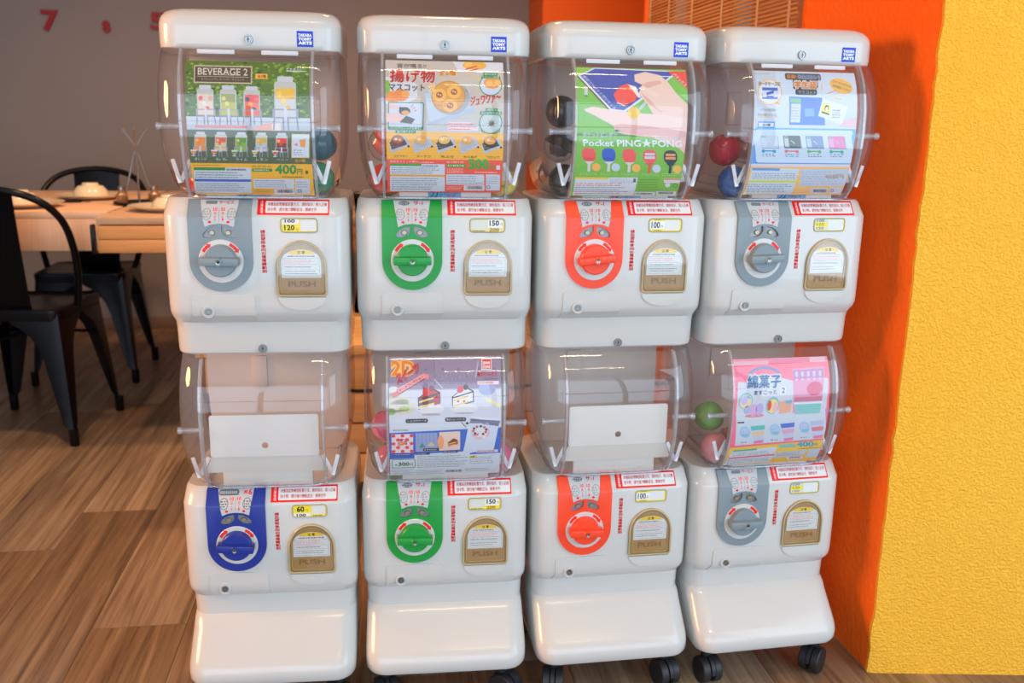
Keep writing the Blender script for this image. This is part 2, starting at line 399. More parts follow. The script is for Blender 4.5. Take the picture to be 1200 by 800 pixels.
# the yellow plastered end of that wall, with an uneven plastered corner
bm = bmesh.new(); rows = []
rr = random.Random(3)
for k in range(111):
    z = 2.75 * k / 110; j = rr.uniform(-.0022, .0022)
    rows.append([bm.verts.new((px_, py_, z)) for px_, py_ in ((WX - .001 + j, 1.488 + rr.uniform(-.001, .001)), (WX + .012, 1.4835), (1.95, 1.335), (1.95, 1.50), (WX + .001 + j, 1.499))])
for a, b in zip(rows, rows[1:]):
    for i in range(5): bm.faces.new((a[i], a[(i + 1) % 5], b[(i + 1) % 5], b[i]))
bm.faces.new(list(reversed(rows[0]))); bm.faces.new(rows[-1])
struct('wall_pier', finish(bm, 'pier', 30), YELLOW)
# window in the orange wall
win = empty('window_1', (WX, 2.6, .95)); win['kind'] = 'structure'
bm = bmesh.new(); FRM = pmat('window_frame_paint', lin((214, 208, 196)), .45)
for y0, y1, z0, z1 in ((-.58, -.54, 0, 1.15), (.54, .58, 0, 1.15), (-.54, .54, 0, .04), (-.54, .54, 1.11, 1.15), (-.02, .02, .04, 1.11)):
    box(bm, .07, .11, y0, y1, z0, z1, .002)
link('window_frame', finish(bm, 'frame', 35), FRM, win); link('pane', box_me(.088, .092, -.54, .54, .04, 1.11), PANE, win)
# shopfront glazing behind the camera (mirrored in the clear bowls)
shop = empty('window_2', (-0.1, -2.2, 0)); shop['kind'] = 'structure'
bm = bmesh.new()
for xx in (-2.5, -1.67, -.83, 0, .83, 1.67, 2.5): box(bm, xx - .03, xx + .03, -.03, .03, 0, 2.75)
for zz in (.05, .95, 2.2): box(bm, -2.5, 2.5, -.03, .03, zz - .03, zz + .03)
link('window_frame', finish(bm, 'frame', 35), pmat('aluminium', (.22, .22, .23), .4, metal=.6), shop)

# bamboo blind hanging in the window
bl = empty('bamboo_blind', (WX - .012, 2.6, 2.11))
tag(bl, 'woven brown bamboo blind hanging in the window of the orange wall', 'blind')
bm = bmesh.new(); z = -.03; rb = random.Random(5)
while z > -1.14:
    h = rb.uniform(.0045, .0064)
    box(bm, -.0018 + rb.uniform(-.0006, .0006), .0018, -.575 + rb.uniform(-.008, .002), .572, z - h, z); z -= .0096
o = link('slats', finish(bm, 'slats', 0), BAMBOO, bl); o['kind'] = 'stuff'
link('head_rail', box_me(-.012, .012, -.58, .575, -.03, 0, .002), BAMBOO, bl)
for yy in (-.54, -.36, -.12, .12, .34, .54):
    link('cord', box_me(-.0032, -.0022, yy - .006, yy + .006, -1.14, -.02), pmat('blind_cord', lin((196, 160, 118)), .8), bl)

# dark red numerals on the grey wall
NUM = pmat('dark_red_paint', lin((150, 14, 22)), .5)
def wall_letter(s, cx, z0, z1, w, tilt, label):
    v, f = textmesh(s, .035); bm = bmesh.new(); h = z1 - z0
    vs = [bm.verts.new(((a - .5) * w, 0, (b - .5) * h)) for a, b in v]
    for q in f:
        try: bm.faces.new([vs[i] for i in q])
        except ValueError: pass
    r = bmesh.ops.extrude_face_region(bm, geom=bm.faces[:])
    for e in r['geom']:
        if isinstance(e, bmesh.types.BMVert): e.co.y = .012
    bmesh.ops.recalc_face_normals(bm, faces=bm.faces)
    o = link('wall_numeral', finish(bm, 'numeral', 30), NUM, None, (cx, 4.707, (z0 + z1) / 2), (0, tilt, 0))
    tag(o, label, 'numeral')
wall_letter('7', -1.438, 1.398, 1.490, .075, 0, 'dark red number seven fixed to the grey wall')
wall_letter('8', -1.197, 1.398, 1.452, .036, -.12, 'small dark red tilted figure eight between larger numerals on the wall')
wall_letter('5', -.967, 1.418, 1.494, .07, 0, 'dark red number five half behind the machine with the blue dial')

# ================================================================== CAPSULE TOY MACHINES
H = 0.49
BODY = [(.157, .1385, .0235), (.1595, .1405, .0212), (.166, .1412, .020), (.200, .1416, .0185), (.212, .1425, .0165), (.226, .1455, .0035), (.233, .1462, .001), (.245, .1465, .0), (.385, .1466, .0), (.3885, .1464, .0012), (.411, .1435, .0185), (.4145, .1405, .0230)]
BASE = [(.074, .134, -.046), (.0765, .1395, -.0515), (.083, .1425, -.0545), (.096, .1432, -.0545), (.106, .1432, -.0505), (.116, .1430, -.0425), (.136, .1426, -.0235), (.156, .142, -.0055), (.166, .1415, .004), (.173, .1408, .0125), (.176, .1402, .0165), (.200, .1412, .0165), (.206, .1416, .0165), (.212, .1425, .0165)]
CAP = [(.6405, .1365, .0235), (.6425, .139, .0205), (.650, .1397, .0195), (.674, .1397, .0195), (.682, .1392, .0205), (.690, .1372, .0248), (.6965, .1330, .0315), (.7012, .1255, .0410), (.703, .1130, .055)]
BOWL = [(.4135, .097, .0165), (.4145, .104, .0125), (.418, .1115, .006), (.424, .118, -.001), (.432, .1228, -.007), (.444, .1276, -.0135), (.458, .1305, -.019), (.476, .1345, -.0245), (.500, .1370, -.0292), (.530, .1382, -.0315), (.564, .1385, -.0302), (.590, .1384, -.0255), (.612, .1378, -.0175), (.630, .1370, -.007), (.643, .1362, .004)]
FACE = [(z, y) for z, w, y in BODY]
BOWLY = [(z, y) for z, w, y in BOWL]; BOWLW = [(z, w) for z, w, y in BOWL]
YB = .25
def face(z0):
    return lambda x, z, h: (x, interp(FACE, z) - h, z + z0)
LV = (.385, .3885, .411)
DX, DZ = -.0545, .318                      # dial centre
MC = {}
def cached(key, fn):
    if key not in MC: MC[key] = fn()
    return MC[key]
def mk_body(): return finish(loft([(z, rring(w, y, YB, .030, .05)) for z, w, y in BODY]), 'body', 32)
def mk_lower(): return finish(loft([(z, rring(w, y, YB, .030 if z > .16 else .034, .05)) for z, w, y in BASE + BODY[5:]]), 'body', 32)
def mk_cap(): return finish(loft([(z, rring(w, y, YB - (y - .0195), .034, .05)) for z, w, y in CAP]), 'cap', 50)
def mk_bowl(): return finish(loft([(z, rring(w, y, .212, min(.044, w * .40), .006, 8)) for z, w, y in BOWL], False, False), 'bowl', 60)
def mk_bowl_rim():
    z = .4165; w = interp(BOWLW, z) + .0005; y = interp(BOWLY, z) - .0005
    return tube_me([(a, b, z) for a, b in rring(w, y, .213, .040, .006, 8)], .0022, 6, True)
def mk_rail(s):
    bm = bmesh.new(); zs = [.418 + (.642 - .418) * i / 14 for i in range(15)]; rows = []
    for z in zs:
        y = interp(BOWLY, z); rows.append([bm.verts.new(p) for p in ((s * .0965, y + .0015, z), (s * .1005, y + .0015, z), (s * .1005, y + .013, z), (s * .0965, y + .013, z))])
    for a, b in zip(rows, rows[1:]):
        for i in range(4): bm.faces.new((a[i], a[(i + 1) % 4], b[(i + 1) % 4], b[i]))
    bm.faces.new(rows[0][::-1]); bm.faces.new(rows[-1]); bmesh.ops.recalc_face_normals(bm, faces=bm.faces)
    return finish(bm, 'rail', 30)
def mk_peg(s):
    bm = bmesh.new(); lathe(bm, [(.0, 0), (.0045, 0), (.0045, .034), (.006, .036), (.006, .040), (0, .040)], 12, 'x')
    for v in bm.verts: v.co.x *= s
    return finish(bm, 'peg', 40)
def mk_vbar(): return box_me(-.0034, .0034, -.0015, .0015, -.019, .019, .0012, 'vbar')
def mk_back():
    zs = [.4150] + [z for z, w in BOWLW if .416 < z < .640] + [.6402]
    p = [(-(interp(BOWLW, z) - .007), z) for z in zs] + [(interp(BOWLW, z) - .007, z) for z in zs[::-1]]
    bm = patch(p, 0, .005, lambda x, z, h: (x, .203 - h, z)); box(bm, -.050, -.022, .194, .1985, .54, .60, .002); return finish(bm, 'back', 30)
def mk_panel():
    hole = (0, .4955); bm = bmesh.new()
    out = rr_pts(-.089, .476, .089, .549, .004, 6); n = 28; inner = [(hole[0] + .0055 * cos(2 * pi * i / n), hole[1] + .0055 * sin(2 * pi * i / n)) for i in range(n)]
    ov = [bm.verts.new((a, 0, b)) for a, b in out]; iv = [bm.verts.new((a, 0, b)) for a, b in inner]
    es = [bm.edges.new((v[i], v[(i + 1) % len(v)])) for v in (ov, iv) for i in range(len(v))]
    bmesh.ops.triangle_fill(bm, edges=es, use_beauty=True)
    r = bmesh.ops.extrude_face_region(bm, geom=bm.faces[:])
    for e in r['geom']:
        if isinstance(e, bmesh.types.BMVert): e.co.y += .003
    bmesh.ops.recalc_face_normals(bm, faces=bm.faces); return finish(bm, 'panel', 30)
def mk_ramp():
    bm = bmesh.new(); a = [(-.089, -.004, .4755), (.089, -.004, .4755), (.101, .003, .4455), (-.101, .003, .4455)]
    v = [bm.verts.new(p) for p in a]; w = [bm.verts.new((p[0], p[1] + .003, p[2])) for p in a]
    bm.faces.new(v); bm.faces.new(w[::-1])
    for i in range(4): bm.faces.new((v[i], v[(i + 1) % 4], w[(i + 1) % 4], w[i]))
    bmesh.ops.recalc_face_normals(bm, faces=bm.faces); return finish(bm, 'ramp', 30)
def mk_ledge():
    bm = bmesh.new(); box(bm, -.075, .075, .012, .024, .4145, .443, .002)
    return finish(bm, 'ledge', 30)
def mk_dialplate():
    p = [(DX - .049, .4125), (DX - .049, DZ)] + [(DX + .049 * cos(a), DZ - .002 + .049 * sin(a)) for a in [pi + pi * i / 28 for i in range(1, 28)]] + [(DX + .049, DZ), (DX + .049, .4125)]
    return finish(patch(p, 0, .0052, face(0), LV, [slot_pts(-1), slot_pts(1)]), 'dial_plate', 30)
def mk_coinpanel():
    p = [(-.0845, .4122), (-.0770, .3705), (-.067, .3745), (-.0545, .376), (-.042, .3745), (-.032, .3705), (-.0245, .4122)]
    return finish(patch(p, .0046, .0060, face(0), LV), 'coin_panel', 30)
def slot_pts(s):
    p = [(s * .0268, .3560 - DZ), (s * .0250, .3610 - DZ), (s * .020, .3662 - DZ), (s * .012, .3702 - DZ), (s * .0030, .3722 - DZ), (s * .0024, .3640 - DZ), (s * .0060, .3575 - DZ), (s * .012, .3540 - DZ), (s * .020, .3530 - DZ), (s * .025, .3540 - DZ)]
    return [(DX + a, DZ + b) for a, b in p]
def mk_slot(s): return finish(patch([(DX + s * (.0146 + (abs(a - DX) - .0146) * 1.08), b) for a, b in slot_pts(s)], .0001, .0006, face(0)), 'slot', 30)
def mk_coin(s):
    bm = bmesh.new(); lathe(bm, [(0, -.0026), (.0040, -.0026), (.0050, -.0014), (.0050, 0)], 18, 'y', (DX + s * .0125, -.0005, .3612))
    for v in bm.verts: v.co.z = .3612 + (v.co.z - .3612) * .85
    bmesh.ops.recalc_face_normals(bm, faces=bm.faces); return finish(bm, 'coin', 35)
def mk_ring():
    bm = bmesh.new(); lathe(bm, [(0, -.0064), (.0342, -.0064), (.0350, -.0056), (.0350, -.004)], 40, 'y', (DX, 0, DZ - .002)); bmesh.ops.recalc_face_normals(bm, faces=bm.faces)
    return finish(bm, 'ring', 30)
def mk_knob():
    bm = bmesh.new(); lathe(bm, [(.0, -.0125), (.0235, -.0125), (.0252, -.0105), (.0258, -.0)], 36, 'y')
    box(bm, -.0305, .0305, -.0235, -.004, -.0062, .0068, .0018)
    lathe(bm, [(0, -.0252), (.0062, -.0252), (.0072, -.0238), (.0072, -.012)], 20, 'y')
    bmesh.ops.recalc_face_normals(bm, faces=bm.faces); return finish(bm, 'knob', 35)
def mk_screw():
    bm = bmesh.new(); lathe(bm, [(0, -.0252), (.0016, -.0252), (.0018, -.0258), (.0036, -.0262), (.0040, -.0252), (.0040, -.024)], 16, 'y'); bmesh.ops.recalc_face_normals(bm, faces=bm.faces)
    return finish(bm, 'screw', 40)
CX, CZ, CW, CH = .0702, .2578, .0805, .0915      # prize door
def mk_doorback(): return finish(patch(arch_pts(CX, CZ, CW, CH), .0, .0012, face(0)), 'back', 30)
def mk_doorrim(): return tube_me([(a, -.0030, b) for a, b in arch_pts(CX, CZ + .0015, CW - .003, CH - .003, .005)], .0019, 8, True)
def mk_doorlip(): return tube_me([(a, -.0018, b) for a, b in arch_pts(CX, CZ + .0065, CW - .0125, CH - .0135, .004)], .0009, 6, True)
def mk_doorpane(): return finish(patch(arch_pts(CX, CZ + .002, CW - .004, CH - .004), .0042, .0050, face(0)), 'pane', 30)
def mk_scoop():
    p = [(CX + .038 * cos(a), .2562 + .0215 * sin(a)) for a in [pi + pi * i / 20 for i in range(21)]]
    return finish(patch(p, 0, .0026, face(0), (.245,)), 'scoop', 30)
def mk_winframe():
    return tube_me([(a, -.0006, b) for a, b in rr_pts(.0400, .3622, .0975, .3840, .005)], .0011, 6, True)
def mk_coindoor():
    p = [(-.1095, .214), (-.1050, .228), (-.1050, .2545), (-.1042, .259), (-.0985, .2622), (-.012, .2622), (-.0062, .259), (-.0055, .2545), (-.0050, .228), (-.0045, .214)]
    return finish(patch(p, 0, .0022, face(0), (.226, .233, .245)), 'coin_door', 20)
def mk_lock(r=.0066, t=.003):
    bm = bmesh.new(); lathe(bm, [(0, -t * .55), (r * .22, -t * .55), (r * .26, -t * .8), (r * .58, -t * .8), (r * .64, -t * .5), (r * .72, -t * .5), (r * .78, -t), (r * .95, -t), (r, -t * .8), (r, 0)], 24, 'y')
    bmesh.ops.recalc_face_normals(bm, faces=bm.faces); return finish(bm, 'lock', 35)
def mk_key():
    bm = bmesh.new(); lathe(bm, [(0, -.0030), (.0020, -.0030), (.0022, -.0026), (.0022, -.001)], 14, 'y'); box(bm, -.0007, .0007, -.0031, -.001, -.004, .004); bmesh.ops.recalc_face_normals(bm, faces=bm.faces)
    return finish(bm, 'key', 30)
def mk_lockcup():
    bm = bmesh.new(); lathe(bm, [(.0072, -.001), (.0078, -.0022), (.0098, -.0022), (.0104, -.001), (.0104, 0)], 24, 'y'); bmesh.ops.recalc_face_normals(bm, faces=bm.faces)
    return finish(bm, 'cup', 35)
def mk_caster():
    bm = bmesh.new(); lathe(bm, [(0, .045), (.010, .045), (.010, .075), (0, .075)], 14, 'z', (0, .008, 0))
    p = [(.0265 * cos(a), .0265 * sin(a) + .0265) for a in [radians(-5 + 190 * i / 16) for i in range(17)]]
    pin = [(.0235 * cos(a), .0235 * sin(a) + .0265) for a in [radians(185 - 190 * i / 16) for i in range(17)]]
    for s0, s1 in ((-.0035, .0035),):
        va = [bm.verts.new((s0, a, b)) for a, b in p + pin]; vb = [bm.verts.new((s1, a, b)) for a, b in p + pin]
        n = len(va); bm.faces.new(va); bm.faces.new(vb[::-1])
        for i in range(n): bm.faces.new((va[i], vb[i], vb[(i + 1) % n], va[(i + 1) % n]))
    bmesh.ops.recalc_face_normals(bm, faces=bm.faces); return finish(bm, 'caster', 30)
def mk_wheel():
    bm = bmesh.new(); lathe(bm, [(0, 0), (.0185, 0), (.0195, .0012), (.0245, .0012), (.0255, .0025), (.0255, .0135), (.024, .0155), (0, .0155)], 28, 'x', (0, 0, .0256)); bmesh.ops.recalc_face_normals(bm, faces=bm.faces)
    return finish(bm, 'wheel', 35)
def mk_wheel2():
    me = mk_wheel()
    for v in me.vertices: v.co.x = -v.co.x
    me.flip_normals(); return me

REDINK = (235, 30, 30)
def sh_warning(m, t):
    s = Sheet(11 + m * 2 + t); x0, x1, z0, z1 = .0035, .1163, .3895, .4125
    s.rect(x0, z1, x1, z0, REDINK, 0); s.rrect(x0 + .0125, z0 + .0028, x1 - .002, z1 - .0024, .0015, (226, 224, 222), 1)
    s.text('項事意注'[::-1][0], x0 + .0045, z1 - .0018, x0 + .009, z1 - .0062, (250, 240, 236), 0, 1)
    for i, c in enumerate('意事項'): s.text(c, x0 + .0045, z1 - .0068 - i * .0049, x0 + .009, z1 - .0112 - i * .0049, (250, 240, 236), 0, 1)
    s.text('本機為投幣轉蛋販賣方式、請依指示、投入正確', x0 + .016, z1 - .0045, x1 - .004, z1 - .0098, (236, 60, 56), .012, 2)
    s.text('如卡幣、請勿強力轉動並洽、謝謝合作', x0 + .016, z0 + .0108, x1 - .02, z0 + .0055, (236, 60, 56), .012, 2)
    return s
def sh_vertical(m, t):
    s = Sheet(); zt = .3715 if t == 0 else .3655; x = .0095 if t == 0 else .0080
    for i, c in enumerate('請投硬幣後向右慢慢轉動到底'[:12]):
        s.text(c, x, zt - i * .0058, x + .0072, zt - i * .0058 - .0052, (244, 44, 40), .03, 0)
    return s
def sh_door(m, t):
    s = Sheet(31 + m * 2 + t); x0, x1, z0, z1 = .0385, .1015, .2885, .3325
    W_ = (222, 224, 226); n = 14; zs = .316
    arc = [(CX + .0315 * cos(a), zs + (z1 - zs + .002) * sin(a)) for a in [pi * i / n for i in range(n + 1)]]
    s.poly([(x0, z0), (x1, z0)] + arc, W_, 0)
    ya = [(CX + .021 * cos(a), .3265 + .0075 * sin(a)) for a in [pi * i / n for i in range(n + 1)]]
    s.poly(ya, (246, 206, 40), 1); s.text('注 意', CX - .006, .3325, CX + .006, .3275, (60, 50, 20), .02, 2)
    s.micro(x0 + .010, .3250, x1 - .010, .3222, (70, 70, 74), 1, .7, .02, .05, 1)
    s.frame(x0 + .0025, z0 + .0025, x1 - .0025, .3205, .0004, (150, 150, 155), 1)
    s.micro(x0 + .005, .3188, x1 - .009, .3115, (246, 130, 130), 3, .4, .02, .08, 1); s.rect(x0 + .005, .3104, x1 - .006, .3100, (120, 120, 124), 1)
    s.micro(x0 + .005, .3080, x1 - .007, .3045, (120, 120, 124), 1, .5, .01, .03, 1); s.rect(x0 + .005, .3030, x1 - .006, .3027, (150, 150, 154), 1)
    s.micro(x0 + .005, .3012, x1 - .007, .2935, (120, 120, 124), 2, .35, .01, .03, 1)
    return s
def sh_price(m, t):
    s = Sheet(); x0, x1, z0, z1 = .0405, .0970, .3627, .3835; Y_ = (244, 220, 60); Wt = (232, 234, 232); K = (32, 30, 26)
    s.rrect(x0, z0, x1, z1, .004, Y_ if (m, t) != (1, 1) else (226, 216, 150), 0)
    if m == 0 and t == 1:
        s.rect(x0 + .001, .3748, x0 + .028, z1 - .0005, Wt, 1); s.text('100', x0 + .006, z1 - .0008, x0 + .022, .3772, K, .03, 2); s.text('120', x0 + .005, .3738, x0 + .021, .3652, K, .03, 2); s.text('円', x0 + .0235, .368, x0 + .027, .3645, (90, 80, 40), 0, 2)
        s.rrect(x0 + .030, z0 + .0015, x1 - .001, z1 - .001, .002, (222, 224, 222), 2)
    elif m == 0:
        s.rect(x0 + .001, z0 + .0005, x0 + .030, .3690, Wt, 1); s.text('60', x0 + .0065, .3820, x0 + .0195, .3715, K, .035, 2); s.text('円', x0 + .022, .376, x0 + .0255, .372, (110, 90, 40), 0, 2); s.text('100', x0 + .006, .3682, x0 + .022, .3632, K, .03, 2)
        s.rrect(x0 + .0315, .3665, x1 - .002, z1 - .001, .002, (222, 222, 216), 2); s.micro(x0 + .034, .3655, x1 - .006, .3632, (70, 60, 20), 1, .8, .03, .07, 2)
    elif m == 1:
        s.rect(x0 + .029, .3695, x1 - .003, z1 - .0005, Wt, 1); s.text('150', x0 + .0315, .3815, x0 + .0475, .3725, K, .03, 2); s.text('円', x0 + .050, .377, x0 + .053, .373, (90, 80, 40), 0, 2); s.text('200', x0 + .0315, .3688, x0 + .0475, .3634, (150, 110, 10), .03, 2)
        s.rrect(x0 + .0015, .3660, x0 + .028, z1 - .001, .002, (214, 216, 206), 2); s.micro(x0 + .004, .3652, x0 + .026, .3632, (70, 60, 20), 1, .8, .03, .07, 2)
    elif m == 2:
        s.rect(x0 + .0005, .3665, x0 + .026, .3802, Wt, 1); s.text('100', x0 + .0035, .3790, x0 + .0185, .3682, K, .02, 2); s.text('円', x0 + .020, .373, x0 + .0235, .3685, (90, 80, 40), 0, 2)
        s.rrect(x0 + .026, .3650, x1 - .003, z1 - .0015, .002, (222, 224, 222), 2); s.micro(x0 + .008, .3658, x0 + .022, .3632, (150, 110, 10), 1, .8, .05, .1, 2); s.micro(x0 + .008, .3834, x0 + .022, .3814, (150, 110, 10), 1, .8, .05, .1, 2)
    else:
        s.rect(x0 + .001, .3775, x0 + .025, z1 - .0005, (206, 214, 212), 1); s.text('100', x0 + .004, .3830, x0 + .018, .3782, (96, 110, 110), .02, 2); s.text('120', x0 + .004, .3765, x0 + .018, .3715, (150, 140, 40), .02, 2); s.rect(x0 + .001, .3645, x0 + .025, .3700, (214, 216, 206), 1); s.text('150', x0 + .004, .3695, x0 + .018, .365, (120, 118, 90), .02, 2)
        s.rrect(x0 + .0255, .3640, x1 - .002, z1 - .001, .002, (222, 226, 226), 2)
    return s
def sh_coins(m, t):
    s = Sheet(); g = (126, 130, 132); R = (240, 44, 40)
    big = (m == 0 and t == 0)
    if big:
        s.rrect(-.083, .4028, -.049, .4112, .004, (90, 94, 98), 0); s.text('×6', -.042, .4112, -.027, .4030, R, .03, 0)
        for i in range(12): s.ell(-.0805 + .0025 * i, .407, .0009, .0028, (170, 174, 176), 1, 10)
    elif m == 0 or m == 3:
        s.rrect(-.076, .4055, -.058, .4105, .002, (120, 124, 128), 0); s.text('サービス', -.055, .4108, -.033, .4058, R, .02, 0)
    else:
        s.ell(-.067, .4078, .009, .0034, (104, 108, 112), 0, 16); s.text('サ-1', -.052, .4112, -.037, .4052, R, .03, 0)
        s.micro(-.074, .4100, -.060, .4056, (196, 198, 200), 2, .4, .08, .14, 1)
    for cx in (-.0735, -.0350):
        s.ring(cx, .3905, .0072, .0088, .0009, (70, 72, 76) if big else g, 0); s.micro(cx - .0050, .3960, cx + .0050, .3850, (80, 84, 88) if big else (140, 144, 146), 3, .5, .15, .3, 0)
    s.rect(-.0546, .4000, -.0541, .3795, (110, 112, 114), 0)
    for cx, top, n in ((-.0605, '10' if m else '10', '2'), (-.0485, '50' if (m == 0 and t) else '10', '1')):
        s.text(top, cx - .0032, .4005, cx + .0032, .3952, R, .03, 0); s.text('元', cx - .002, .3938, cx + .002, .3898, R, .02, 0)
        s.text('×', cx - .0012, .3882, cx + .0012, .3858, R, .03, 0); s.text(n, cx - .0013, .3846, cx + .0013, .3806, R, .03, 0)
    s.ell(-.0690, .3785, .0026, .0022, R, 1, 14); s.ell(-.0405, .3785, .0026, .0022, R, 1, 14)
    return s
def sh_arrows(sg):
    s = Sheet()
    if True:
        if sg > 0: pts = [radians(150 - 22 * i / 6) for i in range(7)]; tip = radians(118)
        else: pts = [radians(62 - 26 * i / 6) for i in range(7)]; tip = radians(26)
        o_ = [(DX + .0335 * cos(a), DZ - .002 + .0335 * sin(a)) for a in pts]; i_ = [(DX + .0285 * cos(a), DZ - .002 + .0285 * sin(a)) for a in pts]
        s.poly(o_ + i_[::-1], (240, 44, 34), 0)
        ae = pts[-1]; s.poly([(DX + .0362 * cos(ae), DZ - .002 + .0362 * sin(ae)), (DX + .031 * cos(tip), DZ - .002 + .031 * sin(tip)), (DX + .0262 * cos(ae), DZ - .002 + .0262 * sin(ae))], (240, 44, 34), 0)
    return s
def sh_logo():
    s = Sheet(); x0, x1, z0, z1 = .0735, .0985, .6475, .6710
    s.rect(x0, z1, x1, z0, (24, 60, 196), 0)
    for i, wd in enumerate(('TAKARA', 'TOMY', 'ARTS')): s.text(wd, x0 + .002, z1 - .0038 - i * .0057, x1 - .002, z1 - .0085 - i * .0058, (236, 240, 246), .05, 1)
    return s

def build_machine(idx, loc, yaw, cols, label):
    M = empty('capsule_machine', loc, yaw); tag(M, label, 'toy machine', 'white double capsule toy machines in a row')
    def part(name, key, fn, mat, parent=M, at=None, rot=None, z0=0.0):
        p = (0, 0, z0) if at is None else (at[0], at[1], at[2] + z0)
        me = cached((key, mat.name), fn); return link(name, me, mat, parent, p, rot)
    for t in (0, 1):
        z0 = H * t; pc = cols[t]
        if t == 0: part('body', 'lower', mk_lower, WHITE)
        else: part('body', 'body', mk_body, WHITE, z0=z0)
        bw = part('bowl', 'bowl', mk_bowl, CLEAR, z0=z0); bw['label'] = 'clear bulging plastic bowl'
        part('bowl_rim', 'rim', mk_bowl_rim, CLEARTHICK, bw)
        for s in (-1, 1):
            part('card_rail', ('rail', s), lambda: mk_rail(s), CLEARTHICK, bw)
            part('peg', ('peg', s), lambda: mk_peg(s), CLEARTHICK, bw, (s * .0985, -.008, .525))
            part('v_stop', 'vbar', mk_vbar, MILKY, bw, (s * .1150, -.002, .457), (0, s * .26, 0))
            part('v_stop', 'vbar', mk_vbar, MILKY, bw, (s * .1020, .002, .457), (0, -s * .44, 0))
        part('back_panel', 'backp', mk_back, pmat('beige_back_panel', (.62, .51, .43), .45), z0=z0); part('hopper_panel', 'panel', mk_panel, pmat('cream_plastic', (.76, .73, .68), .3), at=(0, -.006, 0), z0=z0); part('hopper_ramp', 'ramp', mk_ramp, IVORY, z0=z0); part('hopper_ledge', 'ledge', mk_ledge, IVORY, z0=z0)
        if t == 1:
            for s in (-1, 1): part('lid_tab', ('tab', s), lambda: box_me(s * .048 - .028, s * .048 + .028, .0085, .0115, .6335, .6402, .001), MILKY, z0=z0)
            s = Sheet(5); s.rect(-.028, .4175, .026, .430, (60, 150, 205), 0); s.text('カ', -.024, .4290, -.012, .4182, (20, 40, 60), .02, 1); s.micro(-.008, .4285, .022, .4190, (30, 70, 110), 2, .5, .04, .1, 1)
            for o in sheet_objs(s, M, lambda x, z, h: (x, .0118 - h, z), names=('blue_tag', 'blue_tag_lettering')): o.location.z = z0
        dp = part('dial_plate', 'dialplate', mk_dialplate, pc, z0=z0)
        part('coin_panel', 'coinpanel', mk_coinpanel, pmat('pale_panel', (.52, .52, .52), .35), dp)
        part('dial_ring', 'ring', mk_ring, WHITE, dp)
        for s in (-1, 1):
            part('coin_slot', ('slot', s), lambda: mk_slot(s), SLOT, dp); part('coin', ('coin', s), lambda: mk_coin(s), BRASS, dp)
        for o in sheet_objs(sh_coins(idx, t), dp, face(0), LV, ('coin_symbols', 'coin_lettering'), h0=.0061): pass
        for sg in (-1, 1): sheet_objs(sh_arrows(sg), dp, face(0), (), ('turn_arrow', 'x'), h0=.0065)
        tilt = {(0, 1): .02, (0, 0): .06, (1, 1): 0, (1, 0): .03, (2, 1): -.10, (2, 0): .03, (3, 1): -.03, (3, 0): .02}[(idx, t)]
        kb = part('dial_knob', 'knob', mk_knob, pc, at=(DX, -.0062, DZ - .0005), rot=(0, tilt, 0), z0=z0)
        part('screw', 'screw', mk_screw, STEEL, kb)
        dr = part('prize_door', 'doorback', mk_doorback, AMBER, z0=z0); dr['label'] = 'smoky amber prize door'
        part('door_rim', 'doorrim', mk_doorrim, AMBERRIM, dr); part('door_lip', 'doorlip', mk_doorlip, AMBERRIM, dr); part('door_pane', 'doorpane', mk_doorpane, DOORPANE, dr)
        sheet_objs(sh_door(idx, t), dr, face(0), (), ('notice_sticker', 'notice_lettering'), h0=.0018)
        ps = Sheet(); ps.text('PUSH', CX - .022, .2835, CX + .022, .2735, (140, 106, 62), .02, 1); sheet_objs(ps, dr, face(0), (), ('x', 'push_lettering'), h0=.0018)
        part('finger_scoop', 'scoop', mk_scoop, WHITE, z0=z0)
        pwn = part('price_window', 'winframe', mk_winframe, pmat('window_rim', lin((176, 168, 128)), .3), z0=z0)
        sheet_objs(sh_price(idx, t), pwn, face(0), (), ('price_card', 'price_lettering'), h0=.0004)
        cd = part('coin_door', 'coindoor', mk_coindoor, WHITE, z0=z0)
        part('lock_cup', 'lockcup', mk_lockcup, WHITE, cd, (-.0795, -.002, .2335)); part('lock', ('lock', .0055), lambda: mk_lock(.0055), STEEL, cd, (-.0795, -.0022, .2335))
        ws = sheet_objs(sh_warning(idx, t), M, face(z0), LV, ('warning_sticker', 'warning_lettering'), h0=.0004)
        ws[1].parent = ws[0]
        sheet_objs(sh_vertical(idx, t), M, face(z0), (), ('x', 'coin_notice_lettering'), h0=.0004)
        ly = .0195 if t == 1 else .0198
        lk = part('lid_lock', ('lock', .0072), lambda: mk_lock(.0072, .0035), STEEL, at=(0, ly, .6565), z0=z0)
        part('keyhole', 'key', mk_key, KEYSHADE, lk)
    cap = part('cap', 'cap', mk_cap, WHITE, z0=H)
    sheet_objs(sh_logo(), cap, lambda x, z, h: (x, .0195 - h, z), (), ('logo_sticker', 'logo_lettering'), h0=.0004)
    turns = {0: (.3, -.4), 1: (.2, .9), 2: (-.25, .25), 3: (.1, -.85)}[idx]
    for k, (cx, cy) in enumerate(((-.108, -.018), (.108, -.018), (-.108, .20), (.108, .20))):
        c = part('caster', 'caster', mk_caster, BLACK, at=(cx, cy, 0), rot=(0, 0, turns[k % 2] + .5 * (k // 2)))
        for fn, s in ((mk_wheel, 1), (mk_wheel2, -1)): part('wheel', ('wheel', s), fn, BLACK, c, (s * .0036, 0, 0))
    return M
MACH = [((-.186, 1.524, 0), radians(-2.26)), ((.117, 1.521, 0), radians(-1.88)), ((.421, 1.520, 0), radians(.92)), ((.720, 1.525, 0), radians(2.58))]
PLC = [(BLUE, GREY), (GREEN, GREEN), (RED, RED), (GREY, GREY)]
